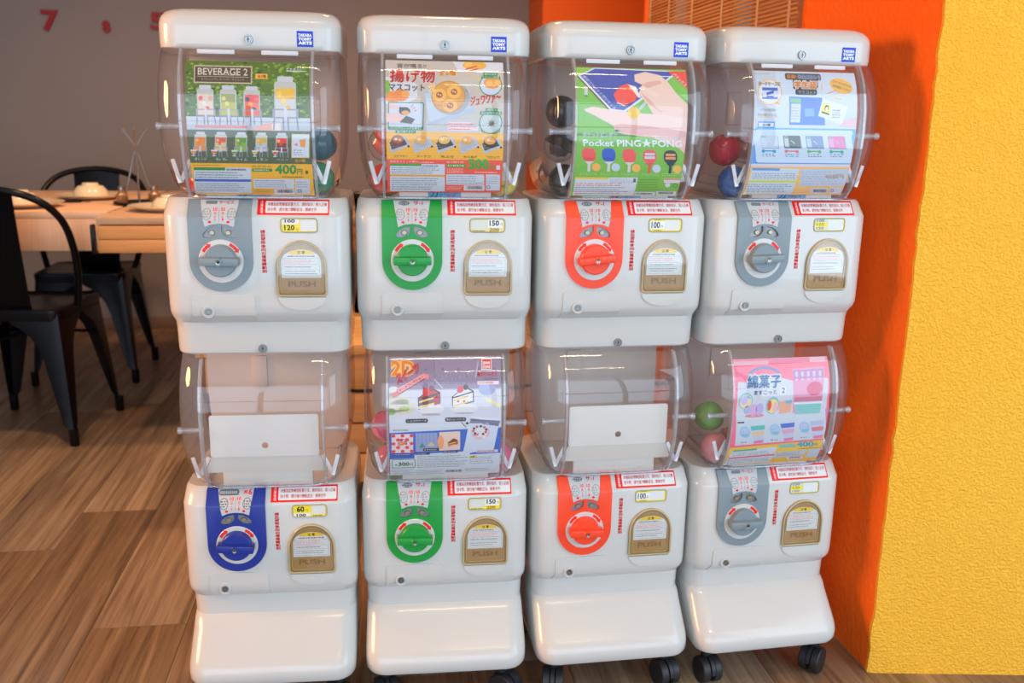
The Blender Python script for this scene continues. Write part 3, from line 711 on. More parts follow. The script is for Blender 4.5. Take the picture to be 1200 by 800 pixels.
LAB = ['white capsule toy machine with grey upper dial, blue lower dial and empty lower bowl', 'white capsule toy machine with two bright green dial plates', 'white capsule toy machine with two orange-red dial plates', 'white capsule toy machine with two grey dials beside the orange wall']
for i in range(4): build_machine(i, MACH[i][0], MACH[i][1], PLC[i], LAB[i])

# ================================================================== DISPLAY CARDS IN THE BOWLS
def quad(y0, l0, r0, v0, y1, l1, r1, v1):
    def P(x, y):
        t = (y - y0) / (y1 - y0); l = l0 + (l1 - l0) * t; r = r0 + (r1 - r0) * t
        return ((x - l) / (r - l), v0 + (v1 - v0) * t)
    return P
def make_card(idx, t, x0, x1, zb, zt, painter, label, base=(225, 228, 232)):
    z0 = H * t
    def mp(u, v, h):
        u = min(max(u, 0), 1); v = min(max(v, 0), 1); z = zt + (zb - zt) * v
        return (x0 + u * (x1 - x0), interp(BOWLY, z) + .0036 - h, z)
    lv = [i / 20 for i in range(1, 20)]
    me = finish(patch([(0, 0), (1, 0), (1, 1), (0, 1)], -.0002, .0002, mp, lv), 'card', 30)
    c = link('display_card', me, pmat('card_stock', (.78, .79, .80), .4))
    c.location = Vector(MACH[idx][0]) + Vector((0, 0, z0)); c.rotation_euler = (0, 0, MACH[idx][1])
    tag(c, label, 'display card', 'printed display cards in the bowls')
    s = Sheet(50 + idx * 2 + t); painter(s); sheet_objs(s, c, mp, lv)
    return c
GR = (176, 174, 196)
def dispenser(s, x, y, w, h, fill, top=None, dots=None):
    """glass drink dispenser on a wire stand; x,y = top centre, in drawing units"""
    s.rrect(x - w * .32, y, x + w * .32, y + h * .12, h * .03, (206, 206, 212), s.L)
    s.rrect(x - w * .44, y + h * .10, x + w * .44, y + h * .74, h * .05, (196, 198, 190), s.L + 1)
    s.rect(x - w * .38, y + h * .22, x + w * .38, y + h * .72, fill, s.L + 2)
    if top: s.rect(x - w * .38, y + h * .22, x + w * .38, y + h * .42, top, s.L + 3)
    for i, d in enumerate(dots or ()):
        s.ell(x + w * (-.24 + .17 * i), y + h * (.33 + .13 * (i % 3)), w * .12, h * .06, d, s.L + 4, 10)
    s.rect(x - w * .52, y + h * .60, x + w * .52, y + h * .78, (160, 158, 172), s.L + 5); s.rect(x - w * .42, y + h * .63, x + w * .42, y + h * .75, fill, s.L + 6)
    for k in (-.5, -.1, .1, .5): s.line(x + w * k * .9, y + h * .76, x + w * k, y + h, w * .06, (150, 150, 172), s.L + 6)
    s.rect(x - w * .06, y + h * .58, x + w * .06, y + h * .8, (214, 214, 224), s.L + 7)
def legal(s, x0, y0, x1, y1, xm, col, head, bar, price, pcol, px0, px1, py0, py1):
    """the block of small print with price along the foot of a card"""
    Wp = (212, 220, 228)
    s.rect(x0 + 40, y0 + 40, xm, y1 - 18, Wp, 1); s.rect(x0 + 40, y0 + 40, x0 + (xm - x0) * .58, y0 + 66, head, 2); s.micro(x0 + (xm - x0) * .60, y0 + 46, xm - 20, y0 + 70, (90, 94, 100), 1, .7, .01, .04, 2)
    yb = y0 + (y1 - y0) * .5
    s.micro(x0 + 55, y0 + 76, xm - 20, yb - 6, (104, 108, 116), 3, .35, .01, .05, 2); s.rect(x0 + 45, yb, xm, yb + 22, bar, 2); s.micro(x0 + 60, yb + 32, xm - 20, y1 - 28, (110, 116, 128), 5, .3, .01, .05, 2)
    s.text(price, px0, py0, px1, py1, pcol, .03, 3); s.text('円', px1 + 6, py0 + (py1 - py0) * .45, px1 + 52, py1, pcol, .02, 3)
def card_drink(s):
    A = quad(35, 30, 1148, 0, 642, 35, 1150, .501); B = quad(7, 35, 1150, .501, 612, 105, 1185, 1); s.P = A
    s.rect(30, 35, 1150, 530, (84, 116, 26), 0); r = s.rng
    for i in range(520):
        x, y, q = r.uniform(40, 1140), r.uniform(45, 520), r.uniform(8, 24); c = r.choice([(120, 160, 40), (150, 186, 58), (62, 92, 22), (44, 70, 18), (104, 144, 34), (134, 170, 44)])
        s.poly([(x - q, y), (x, y - q * .6), (x + q, y + r.uniform(-5, 5)), (x, y + q * .6)], c, 1 + i % 3)
    s.rect(30, 528, 1150, 645, (206, 214, 222), 4); s.rect(30, 600, 1150, 645, (192, 200, 206), 5)
    s.rect(110, 75, 630, 232, (214, 196, 160), 5); s.rect(120, 85, 620, 222, (82, 66, 46), 6); s.text('BEVERAGE 2', 145, 98, 590, 160, (226, 216, 196), .01, 7); s.rect(140, 172, 600, 176, (200, 186, 160), 7); s.text('ビバレッジディスペンサーマスコット', 180, 186, 560, 208, (210, 198, 176), .01, 7)
    for k in (145, 192, 243, 290, 335, 385, 432, 482): s.rect(k, 98, k + 22, 102, (226, 216, 196), 7); s.rect(k, 156, k + 22, 160, (226, 216, 196), 7)
    s.rrect(660, 140, 770, 186, 8, (250, 176, 60), 5); s.text('全5種', 680, 150, 755, 176, (120, 70, 20), .02, 6); s.micro(940, 84, 1095, 116, (226, 230, 234), 2, .5, .06, .12, 5); s.rect(938, 108, 1122, 114, (226, 230, 234), 5)
    s.L = 6
    dispenser(s, 211, 250, 168, 350, (232, 210, 186), (214, 200, 180), [(244, 60, 50), (236, 226, 214), (244, 76, 60), (240, 150, 110)])
    dispenser(s, 416, 250, 168, 350, (190, 190, 60), (150, 150, 40), [(216, 206, 80), (226, 222, 120)])
    dispenser(s, 627, 254, 168, 345, (240, 104, 60), (236, 40, 34), [(44, 40, 70), (250, 170, 70), (54, 44, 80), (240, 90, 50)])
    dispenser(s, 928, 160, 225, 480, (208, 206, 206), (242, 190, 54), [(250, 206, 90), (250, 214, 110), (244, 186, 50)])
    s.rect(110, 606, 575, 626, (240, 110, 100), 8); s.micro(120, 608, 560, 624, (236, 200, 196), 1, .4, .01, .03, 9)
    s.poly([(600, 645), (720, 590), (820, 572), (880, 600), (890, 645)], (240, 176, 160), 8); s.rrect(800, 580, 880, 645, 12, (236, 226, 214), 9)
    s.P = B; s.L = 1
    s.rect(0, 5, 1200, 312, (84, 100, 68), 0)
    F = [((240, 150, 70), (244, 140, 50)), ((226, 200, 150), (236, 100, 70)), ((140, 180, 50), (96, 160, 40)), ((196, 200, 206), (220, 182, 60)), ((120, 60, 50), (240, 60, 40))]
    N_ = ['オレンジ', 'もも', 'ライム', 'レモン', 'ベリー']
    for i, (a, b) in enumerate(F):
        x = 157 + i * 183; dispenser(s, x, 28, 120, 225, a, b, [(250, 190, 120), b])
        cx = x - 58; s.poly([(cx - 30, 190), (cx + 30, 190), (cx + 16, 225), (cx - 16, 225)], (226, 226, 220), 9); s.poly([(cx - 24, 203), (cx + 24, 203), (cx + 14, 222), (cx - 14, 222)], b, 10); s.rect(cx - 4, 225, cx + 4, 240, (220, 220, 220), 9); s.rect(cx - 18, 240, cx + 18, 247, (220, 220, 220), 9)
        s.text(N_[i], x - 45, 262, x + 60, 286, (232, 232, 226), .015, 9)
    s.rect(978, 36, 1142, 255, (236, 190, 80), 1); s.rect(984, 42, 1136, 249, (216, 224, 232), 2); s.poly([(1050, 90), (1110, 80), (1100, 160), (1060, 150)], (244, 160, 60), 3); s.poly([(1000, 130), (1030, 120), (1036, 150)], (230, 120, 130), 3); s.micro(1000, 175, 1090, 235, (120, 126, 140), 3, .4, .1, .2, 3); s.text('全5種', 1010, 264, 1105, 296, (240, 190, 60), .02, 3)
    s.rect(0, 312, 1240, 620, (250, 186, 52), 0)
    s.micro(100, 324, 350, 340, (190, 130, 30), 1, .6, .02, .05, 2)
    legal(s, 60, 312, 1180, 612, 612, None, (46, 140, 56), (52, 96, 190), '400', (36, 150, 74), 830, 1025, 318, 408)
    s.text('カプセル', 620, 328, 800, 348, (60, 140, 70), .02, 2); s.rrect(622, 358, 805, 386, 8, (46, 140, 66), 2); s.micro(640, 364, 790, 380, (220, 236, 220), 1, .7, .04, .09, 3); s.ell(1118, 388, 14, 18, (120, 84, 30), 2); s.micro(890, 428, 1140, 440, (130, 90, 20), 1, .8, .01, .04, 2)
    s.rect(632, 454, 1000, 546, (212, 220, 228), 2); s.micro(650, 462, 980, 540, (120, 124, 132), 4, .3, .02, .06, 3); s.rect(1010, 452, 1145, 600, (212, 220, 228), 2); s.micro(1020, 470, 1130, 540, (140, 130, 110), 3, .3, .05, .1, 3); s.frame(1030, 556, 1066, 584, 5, (50, 50, 60), 3)
    s.rect(815, 552, 1005, 606, (226, 228, 230), 2); s.barcode(845, 558, 990, 588, 3); s.micro(640, 560, 790, 600, (200, 130, 20), 3, .3, .03, .08, 2)
def pan(s, x, y, w, pot, food, dark):
    c1, c2 = ((96, 106, 104), (70, 78, 80)) if dark else ((196, 206, 214), (182, 190, 198))
    s.poly([(x - w * .5, y + w * .28), (x + w * .28, y + w * .02), (x + w * .5, y + w * .42), (x - w * .36, y + w * .78)], (190, 200, 220), 3); s.poly([(x - w * .46, y + w * .30), (x + w * .18, y + w * .08), (x + w * .36, y + w * .38), (x - w * .34, y + w * .62)], c2, 4)
    s.ell(x + w * .42, y + w * .46, w * .05, w * .05, (30, 34, 40), 4, 10)
    s.ell(x - w * .08, y + w * .22, w * .30, w * .26, pot, 5); s.ell(x - w * .08, y + w * .16, w * .27, w * .18, food, 6)
    s.ell(x - w * .16, y + w * .15, w * .08, w * .06, (246, 220, 150), 7, 10); s.ell(x + .02 * w, y + w * .18, w * .08, w * .06, (244, 190, 90), 7, 10)
def card_fry(s):
    A = quad(50, 45, 1110, 0, 674, 60, 1137, .524); B = quad(15, 60, 1140, .524, 582, 70, 1110, 1); s.P = A
    s.rect(40, 40, 1150, 700, (204, 192, 178), 0); s.rect(40, 560, 1150, 700, (198, 196, 196), 1)
    s.poly([(650, 50), (1110, 50), (1110, 120), (980, 150), (700, 130)], (222, 222, 226), 1); s.ell(850, 80, 110, 40, (246, 178, 70), 2); s.ell(790, 70, 40, 26, (250, 196, 96), 3)
    s.line(770, 118, 870, 85, 10, (220, 70, 50), 4); s.line(790, 138, 885, 110, 10, (220, 70, 50), 4); s.line(760, 130, 950, 240, 26, (216, 196, 160), 2)
    s.poly([(45, 200), (180, 200), (330, 260), (340, 380), (250, 430), (45, 440)], (222, 220, 224), 1); s.poly([(45, 230), (90, 235), (90, 330), (45, 360)], (130, 190, 60), 2)
    s.ell(115, 380, 62, 56, (246, 150, 70), 2); s.ell(190, 360, 70, 52, (244, 144, 60), 3); s.ell(230, 350, 36, 30, (250, 166, 84), 4)
    s.poly([(390, 330), (520, 300), (860, 460), (868, 500), (450, 625)], (178, 192, 206), 2); s.poly([(400, 340), (520, 312), (840, 452), (450, 596)], (196, 206, 218), 3)
    s.ell(640, 380, 172, 148, (170, 172, 176), 4); s.ell(618, 365, 155, 142, (206, 140, 56), 5); s.ell(618, 365, 146, 132, (226, 160, 70), 6); s.ell(790, 290, 36, 50, (190, 194, 198), 3); s.ell(790, 290, 22, 36, (206, 194, 180), 4)
    for cx, cy in ((535, 352), (668, 322), (635, 444)): s.ell(cx, cy, 64, 58, (250, 186, 84), 7); s.ell(cx, cy, 30, 27, (176, 96, 40), 8); s.ell(cx - 10, cy - 6, 7, 7, (240, 220, 190), 9, 10); s.ell(cx + 10, cy + 2, 7, 7, (240, 220, 190), 9, 10)
    s.text('音が鳴る!!', 150, 78, 412, 116, (110, 92, 82), .01, 9); s.outlined('揚げ物', 88, 132, 490, 244, (232, 62, 50), (240, 226, 220), .03, .08, 9); s.text('マスコット', 82, 262, 402, 322, (74, 62, 60), .025, 10); s.outlined('2', 440, 258, 495, 322, (246, 186, 50), (250, 240, 210), .03, .08, 10); s.outlined('全5種', 522, 130, 682, 178, (246, 150, 30), (250, 236, 200), .04, .08, 9)
    s.ell(1000, 255, 104, 96, (52, 140, 76), 4); s.ell(1000, 255, 96, 88, (206, 214, 226), 5); s.ell(1015, 235, 80, 52, (240, 160, 70), 6); s.ell(985, 238, 34, 26, (250, 190, 110), 7, 14); s.ell(1060, 230, 30, 24, (250, 190, 110), 7, 14); s.rect(912, 176, 1085, 196, (52, 140, 76), 7); s.rect(930, 142, 1060, 176, (52, 140, 76), 7); s.text('鍋の中身も', 940, 148, 1050, 168, (230, 240, 230), .02, 8); s.text('リアルに再現', 920, 177, 1075, 194, (230, 240, 230), .02, 8)
    s.text('ジュワワァ〜', 820, 365, 1095, 450, (240, 66, 60), .03, 5, dy=-50)
    s.ell(1013, 590, 108, 100, (52, 140, 76), 4); s.ell(1013, 590, 99, 92, (196, 206, 204), 5); s.ell(1020, 596, 26, 26, (120, 110, 90), 6); s.ell(1020, 596, 12, 12, (60, 50, 40), 7, 12)
    for k in range(8): s.line(1020, 596, 1020 + 44 * cos(k * pi / 4), 596 + 44 * sin(k * pi / 4), 5, (120, 140, 120), 6)
    s.rect(960, 462, 1070, 490, (52, 140, 76), 7); s.rect(910, 490, 1112, 522, (52, 140, 76), 7); s.text('4段階で', 970, 466, 1060, 486, (230, 240, 230), .02, 8); s.text('音が変わる設定', 920, 495, 1105, 517, (230, 240, 230), .02, 8)
    s.rrect(75, 420, 398, 668, 16, (52, 140, 76), 4); s.rrect(84, 429, 389, 640, 10, (206, 214, 226), 5); s.ell(120, 560, 110, 42, (236, 196, 184), 6); s.poly([(84, 440), (180, 455), (170, 480), (84, 480)], (236, 190, 180), 6); s.poly([(180, 600), (240, 540), (320, 570), (290, 612)], (70, 66, 62), 7); s.ell(225, 500, 52, 36, (50, 46, 46), 7); s.ell(232, 514, 36, 20, (236, 160, 60), 8); s.ell(190, 478, 16, 16, (30, 30, 30), 8)
    for k in (0, 1, 2): s.line(286 + 14 * k, 468 + 14 * k, 296 + 20 * k, 440 + 25 * k, 7, (240, 80, 70), 7)
    s.text('コンロのスイッチを押すと', 96, 642, 385, 664, (230, 240, 230), .02, 6); s.rect(620, 590, 830, 612, (236, 214, 216), 4); s.rect(620, 618, 900, 668, (236, 214, 216), 4); s.micro(628, 594, 890, 666, (232, 90, 96), 3, .4, .02, .07, 5)
    s.P = B
    s.rect(50, 24, 1150, 280, (250, 190, 60), 2); r = s.rng
    for i in range(46):
        for j in range(10): s.ell(70 + i * 23.5 + (j % 2) * 11, 36 + j * 25, 6, 6, (246, 166, 40), 3, 6)
    s.rect(145, 12, 330, 38, (52, 140, 76), 4); s.text('音が鳴ります!', 160, 14, 315, 34, (230, 240, 230), .02, 5); s.ell(1020, 0, 90, 34, (52, 140, 76), 3); s.ell(1020, -6, 80, 32, (196, 206, 204), 4)
    for i, (p_, f_, d) in enumerate((((130, 60, 60), (170, 100, 90), True), ((170, 178, 188), (240, 170, 70), False), ((60, 68, 70), (240, 190, 90), True), ((176, 184, 192), (240, 160, 70), False), ((34, 38, 40), (236, 160, 70), True))):
        x = 180 + i * 212; pan(s, x, 62, 200, p_, f_, d); s.text(('エビフライ', 'ドーナツ', '天ぷら', 'からあげ', 'コロッケ')[i], x - 50, 234, x + 70, 256, (96, 72, 40), .02, 5)
    s.rect(50, 272, 1150, 600, (246, 92, 74), 4); s.text('本体をスイッチ部分', 92, 284, 350, 304, (250, 220, 214), .02, 5); s.micro(360, 292, 500, 306, (250, 220, 214), 1, .6, .04, .09, 5)
    s.L = 4; P0 = s.P
    def lg(a): pass
    s.rect(95, 314, 592, 572, (212, 220, 228), 5); s.rect(95, 314, 380, 334, (60, 170, 60), 6); s.micro(390, 322, 570, 342, (100, 104, 110), 1, .7, .02, .05, 6); s.micro(108, 345, 570, 410, (104, 108, 116), 4, .32, .01, .05, 6); s.rect(95, 414, 592, 432, (246, 170, 60), 6); s.micro(108, 440, 575, 562, (110, 116, 128), 6, .3, .01, .05, 6)
    s.text('500', 806, 262, 998, 360, (60, 176, 60), .05, 7); s.text('円', 1004, 318, 1048, 360, (90, 190, 90), .02, 7); s.rrect(608, 312, 785, 340, 8, (60, 170, 60), 6); s.micro(620, 318, 770, 334, (226, 244, 226), 1, .7, .05, .1, 7); s.micro(610, 286, 790, 302, (250, 200, 190), 1, .7, .04, .08, 6); s.rect(1064, 320, 1100, 360, (226, 220, 224), 6)
    s.micro(610, 350, 790, 400, (250, 214, 206), 3, .4, .03, .08, 6); s.micro(865, 380, 1095, 394, (250, 220, 214), 1, .7, .02, .05, 6)
    s.rect(605, 408, 952, 506, (212, 220, 228), 6); s.micro(620, 416, 940, 500, (120, 124, 132), 4, .3, .02, .06, 7); s.rect(968, 406, 1098, 560, (212, 220, 228), 6); s.micro(976, 420, 1090, 500, (140, 130, 124), 4, .3, .05, .1, 7); s.ring(992, 526, 18, 18, 5, (70, 70, 80), 7)
    s.rect(765, 512, 955, 562, (226, 228, 230), 6); s.barcode(790, 518, 940, 548, 7); s.micro(610, 520, 750, 562, (250, 214, 206), 3, .4, .04, .1, 6)
def bat(s, x, y, red, hnd, ball, deco=None):
    s.rrect(x - 62, y, x + 60, y + 122, 46, (red[0], red[1], red[2]), 3); s.poly([(x - 52, y + 92), (x + 50, y + 92), (x + 20, y + 142), (x - 22, y + 142)], red, 3)
    s.poly([(x - 46, y + 122), (x + 44, y + 122), (x + 8, y + 145), (x + 4, y + 214), (x - 22, y + 214), (x - 16, y + 145)], hnd, 4); s.ell(x + 58, y + 174, 38, 38, ball, 4)
    if deco:
        s.rrect(x - 45, y + 30, x + 45, y + 52, 6, deco, 5); s.rrect(x - 48, y + 60, x + 46, y + 84, 6, deco, 5)
def card_pong(s):
    A = quad(35, 100, 1105, 0, 600, 125, 1120, .486); B = quad(58, 125, 1120, .486, 655, 50, 1030, 1); s.P = A; G = (126, 192, 74)
    s.rect(90, 30, 1140, 640, G, 0); s.poly([(80, 30), (300, 30), (80, 180)], (146, 200, 70), 1)
    s.rect(182, 200, 212, 288, (206, 208, 210), 1); s.ell(197, 288, 16, 8, (110, 108, 106), 2); s.line(735, 330, 680, 400, 26, (196, 198, 204), 1)
    s.poly([(125, 112), (275, 34), (985, 48), (985, 96), (545, 430), (420, 412)], (226, 226, 232), 2); s.poly([(125, 112), (420, 412), (408, 420), (120, 124)], (120, 84, 60), 3); s.poly([(148, 112), (280, 44), (970, 56), (970, 88), (540, 408), (425, 396)], (66, 84, 170), 3)
    s.poly([(440, 270), (500, 196), (570, 170), (655, 270), (640, 320), (545, 368), (475, 345)], (246, 84, 66), 4); s.poly([(470, 345), (545, 374), (545, 364), (476, 338)], (230, 226, 226), 5)
    s.textq('卓球ラケットと球のセット', (160, 118), (448, 404), (186, 102), (222, 226, 240), .02, 5)
    SK = (240, 204, 186); SK2 = (226, 176, 156)
    s.poly([(630, 90), (730, 62), (860, 88), (925, 140), (1010, 250), (1120, 350), (1125, 560), (1010, 540), (880, 500), (790, 420), (740, 340), (665, 260), (700, 180), (632, 150)], SK, 6)
    s.poly([(690, 180), (760, 150), (860, 135), (880, 160), (800, 190), (740, 210)], SK2, 7); s.poly([(665, 210), (700, 186), (770, 220), (850, 262), (820, 290), (740, 250)], (244, 212, 196), 8); s.poly([(680, 250), (760, 300), (850, 400), (900, 412), (860, 416), (760, 345)], SK2, 7); s.poly([(570, 178), (640, 196), (690, 300), (660, 290)], (236, 226, 216), 6)
    s.poly([(935, 50), (1110, 50), (1118, 220)], (240, 80, 66), 9); s.textq('パタックス', (975, 84), (1085, 190), (1000, 62), (246, 226, 222), .03, 10)
    s.poly([(185, 405), (260, 380), (420, 405), (620, 430), (860, 440), (1125, 470), (1125, 640), (820, 640), (640, 610), (470, 580), (450, 545), (380, 510), (270, 455), (200, 425)], (244, 212, 200), 9); s.poly([(450, 545), (520, 530), (780, 545), (1125, 590), (1125, 640), (700, 622), (480, 582)], (230, 176, 168), 10); s.ell(628, 430, 56, 52, (248, 206, 96), 10); s.ell(490, 590, 16, 12, (60, 50, 46), 10, 12)
    s.P = B
    s.rect(40, 56, 1140, 670, G, 0); s.poly([(470, 56), (1130, 56), (1125, 270), (1040, 200), (800, 105), (560, 80)], (236, 190, 176), 1)
    s.text('ポケットピンポン', 185, 66, 488, 108, (226, 234, 240), .03, 3); s.text('全5種 300円', 826, 74, 1076, 112, (226, 234, 240), .03, 3); s.text('Pocket PING★PONG', 182, 116, 1072, 194, (232, 238, 246), .022, 4)
    bat(s, 228, 206, (244, 88, 84), (220, 216, 214), (250, 186, 90)); bat(s, 404, 206, (38, 96, 196), (222, 216, 214), (200, 214, 230)); bat(s, 588, 212, (246, 92, 88), (220, 216, 214), (250, 190, 96)); bat(s, 774, 216, (244, 96, 96), (240, 90, 90), (206, 216, 232), (206, 214, 220)); bat(s, 962, 220, (44, 58, 70), (44, 58, 70), (250, 190, 96), (240, 160, 110))
    for i in range(5): s.micro(140 + i * 185, 430, 300 + i * 185, 458, (176, 214, 150), 2, .4, .05, .12, 3)
    s.poly([(100, 474), (662, 474), (630, 650), (78, 645)], (218, 224, 228), 2); s.rect(105, 474, 400, 492, (240, 210, 60), 3); s.micro(105, 525, 590, 560, (238, 110, 100), 2, .35, .02, .1, 3); s.micro(100, 562, 580, 640, (120, 124, 132), 4, .3, .01, .05, 3); s.micro(410, 485, 620, 530, (130, 134, 142), 3, .3, .03, .08, 3); s.rect(620, 485, 644, 520, (100, 104, 110), 3)
    s.micro(668, 484, 880, 600, (80, 130, 50), 5, .3, .02, .06, 2); s.rrect(900, 482, 1048, 524, 8, (226, 214, 214), 3); s.rect(905, 484, 1045, 496, (240, 130, 120), 4); s.ell(936, 545, 24, 22, (226, 216, 226), 3); s.ring(1008, 550, 22, 22, 5, (60, 110, 60), 3); s.rect(640, 612, 830, 650, (218, 224, 228), 3); s.micro(650, 620, 820, 642, (100, 104, 110), 1, .7, .03, .08, 4); s.rect(838, 605, 1020, 648, (226, 228, 230), 3); s.barcode(860, 610, 1000, 634, 4)
def card_id(s):
    A = quad(65, 145, 1055, 0, 638, 175, 1085, .534); B = quad(76, 170, 1085, .534, 585, 65, 930, 1); s.P = A
    s.rect(130, 50, 1110, 660, (204, 214, 226), 0); s.rect(130, 50, 350, 660, (196, 204, 214), 1); s.micro(170, 84, 300, 100, (160, 166, 176), 1, .6, .05, .1, 2)
    s.ell(293, 245, 106, 110, (246, 186, 90), 2); s.ell(293, 245, 97, 101, (216, 222, 230), 3); s.poly([(360, 320), (395, 352), (330, 345)], (246, 186, 90), 2); s.rect(225, 208, 360, 305, (60, 96, 186), 4); s.rect(228, 235, 262, 290, (206, 214, 226), 5); s.rect(325, 235, 358, 290, (206, 214, 226), 5); s.outlined('カードケースに', 195, 160, 385, 192, (214, 180, 110), (80, 72, 64), 0, .06, 5)
    s.outlined('リアルな質感の', 215, 385, 345, 408, (216, 210, 196), (110, 104, 96), 0, .05, 3); s.outlined('学生証が入る', 195, 428, 360, 452, (216, 210, 196), (110, 104, 96), 0, .05, 3); s.rect(195, 460, 380, 464, (246, 186, 90), 3); s.rect(205, 496, 352, 548, (70, 140, 220), 3); s.rect(213, 506, 344, 540, (214, 222, 232), 4); s.text('全4種', 245, 512, 315, 534, (60, 66, 80), .02, 5)
    s.rrect(432, 80, 750, 136, 16, (74, 72, 76), 3); s.rrect(495, 130, 718, 216, 14, (74, 72, 76), 3); s.rrect(515, 214, 705, 264, 16, (74, 72, 76), 3); s.text('仮装!', 446, 92, 530, 126, (250, 160, 70), .03, 5); s.outlined('学生気取ろう', 545, 94, 742, 128, (60, 110, 200), (226, 230, 236), .02, .07, 4); s.outlined('学生証', 505, 144, 708, 208, (250, 156, 60), (236, 236, 236), .04, .1, 4); s.outlined('マスコット', 540, 228, 695, 256, (190, 206, 226), (110, 120, 136), .02, .05, 4)
    s.ell(925, 180, 104, 62, (246, 186, 84), 2, rot=.28); s.textq('スケスケだから', (845, 150), (1010, 200), (850, 126), (150, 140, 130), .02, 4); s.textq('お名前記入できる', (845, 186), (1000, 232), (850, 162), (150, 140, 130), .02, 4); s.line(750, 170, 750, 215, 10, (246, 180, 70), 2); s.line(790, 250, 880, 218, 8, (240, 160, 110), 2); s.line(860, 285, 930, 295, 8, (246, 190, 80), 2)
    s.poly([(460, 280), (750, 285), (800, 520), (480, 520)], (86, 132, 208), 3); s.poly([(470, 295), (560, 295), (570, 335), (472, 332)], (130, 190, 150), 4); s.poly([(480, 340), (565, 340), (572, 500), (488, 498)], (206, 214, 220), 4); s.micro(492, 365, 558, 480, (140, 150, 166), 5, .25, .1, .2, 5); s.poly([(600, 380), (680, 380), (700, 440), (610, 450)], (130, 170, 220), 4)
    s.poly([(755, 290), (985, 355), (945, 510), (725, 440)], (222, 228, 230), 5); s.poly([(765, 330), (832, 350), (820, 432), (750, 412)], (240, 226, 60), 6); s.ell(795, 372, 18, 26, (60, 56, 50), 7, 14); s.ell(796, 380, 12, 20, (226, 228, 226), 8, 14); s.poly([(755, 400), (822, 420), (820, 432), (750, 412)], (60, 58, 60), 8); s.micro(850, 380, 930, 460, (90, 94, 100), 4, .35, .08, .2, 6)
    s.poly([(940, 470), (1085, 450), (1085, 540), (930, 530)], (226, 190, 196), 3); s.rect(130, 548, 1110, 660, (96, 176, 236), 3); s.rrect(195, 562, 1055, 700, 16, (206, 222, 236), 4)
    s.P = B; s.rect(60, 70, 1110, 310, (96, 160, 226), 0); s.rrect(185, 8, 1058, 290, 20, (204, 220, 236), 5)
    for i, (c, d, e) in enumerate((((198, 208, 222), (206, 216, 226), (50, 160, 210)), ((84, 98, 96), (190, 198, 196), (226, 130, 130)), ((126, 150, 190), (190, 204, 220), (110, 190, 110)), ((226, 130, 180), (230, 170, 200), (60, 180, 150)))):
        x = 240 + i * 200; s.rect(x + 6, 56, x + 156, 164, (150, 160, 176), 6); s.rect(x, 50, x + 150, 158, c, 7); s.rect(x + 8, 74, x + 46, 150, d, 8); s.line(x + 66, 92, x + 100, 120, 8, d, 8); s.rect(x + 8, 56, x + 44, 68, (140, 190, 160), 8)
        s.ell(x + 14, 188, 16, 15, e, 7, 14); s.ell(x + 110, 190, 16, 15, e, 7, 14); s.rect(x + 14, 180, x + 110, 192, e, 6); s.micro(x + 4, 206, x + 130, 240, (110, 116, 130), 2, .4, .08, .2, 7)
    s.rect(40, 300, 1110, 600, (250, 194, 120), 6); s.rect(40, 300, 1110, 326, (222, 214, 216), 7)
    s.poly([(152, 338), (560, 344), (500, 578), (90, 574)], (210, 220, 230), 7); s.poly([(152, 338), (390, 340), (386, 362), (148, 360)], (100, 160, 220), 8); s.micro(150, 380, 540, 440, (120, 130, 146), 4, .3, .02, .06, 8); s.poly([(125, 448), (545, 448), (540, 470), (118, 468)], (214, 220, 90), 8); s.micro(112, 480, 505, 565, (120, 130, 146), 5, .3, .02, .06, 8)
    s.poly([(575, 344), (1010, 344), (975, 500), (560, 505)], (196, 206, 218), 7); s.text('400円', 780, 392, 950, 432, (206, 170, 130), .02, 9); s.micro(580, 360, 960, 490, (170, 180, 196), 6, .3, .03, .08, 8); s.rect(660, 520, 810, 575, (206, 212, 220), 8); s.barcode(685, 532, 800, 560, 9); s.rect(830, 515, 935, 575, (206, 212, 220), 8); s.frame(838, 530, 862, 556, 4, (90, 96, 106), 9)
def cake(s, x, y, w, body, icing, dark):
    K = (60, 40, 36)
    s.poly([(x - .52 * w, y + .42 * w), (x + .1 * w, y - .02 * w), (x + .5 * w, y + .18 * w), (x + .52 * w, y + .66 * w), (x - .5 * w, y + .92 * w)], K, 4); s.poly([(x - .44 * w, y + .40 * w), (x + .1 * w, y + .04 * w), (x + .42 * w, y + .2 * w), (x - .44 * w, y + .44 * w)], icing, 5); s.poly([(x - .47 * w, y + .50 * w), (x + .46 * w, y + .25 * w), (x + .47 * w, y + .62 * w), (x - .47 * w, y + .86 * w)], body, 5)
    for k in (.50, .74): s.poly([(x - .46 * w, y + k * w + .06 * w), (x + .26 * w, y + (k - .14) * w), (x + .26 * w, y + (k - .06) * w), (x - .46 * w, y + (k + .13) * w)], (246, 208, 110), 6)
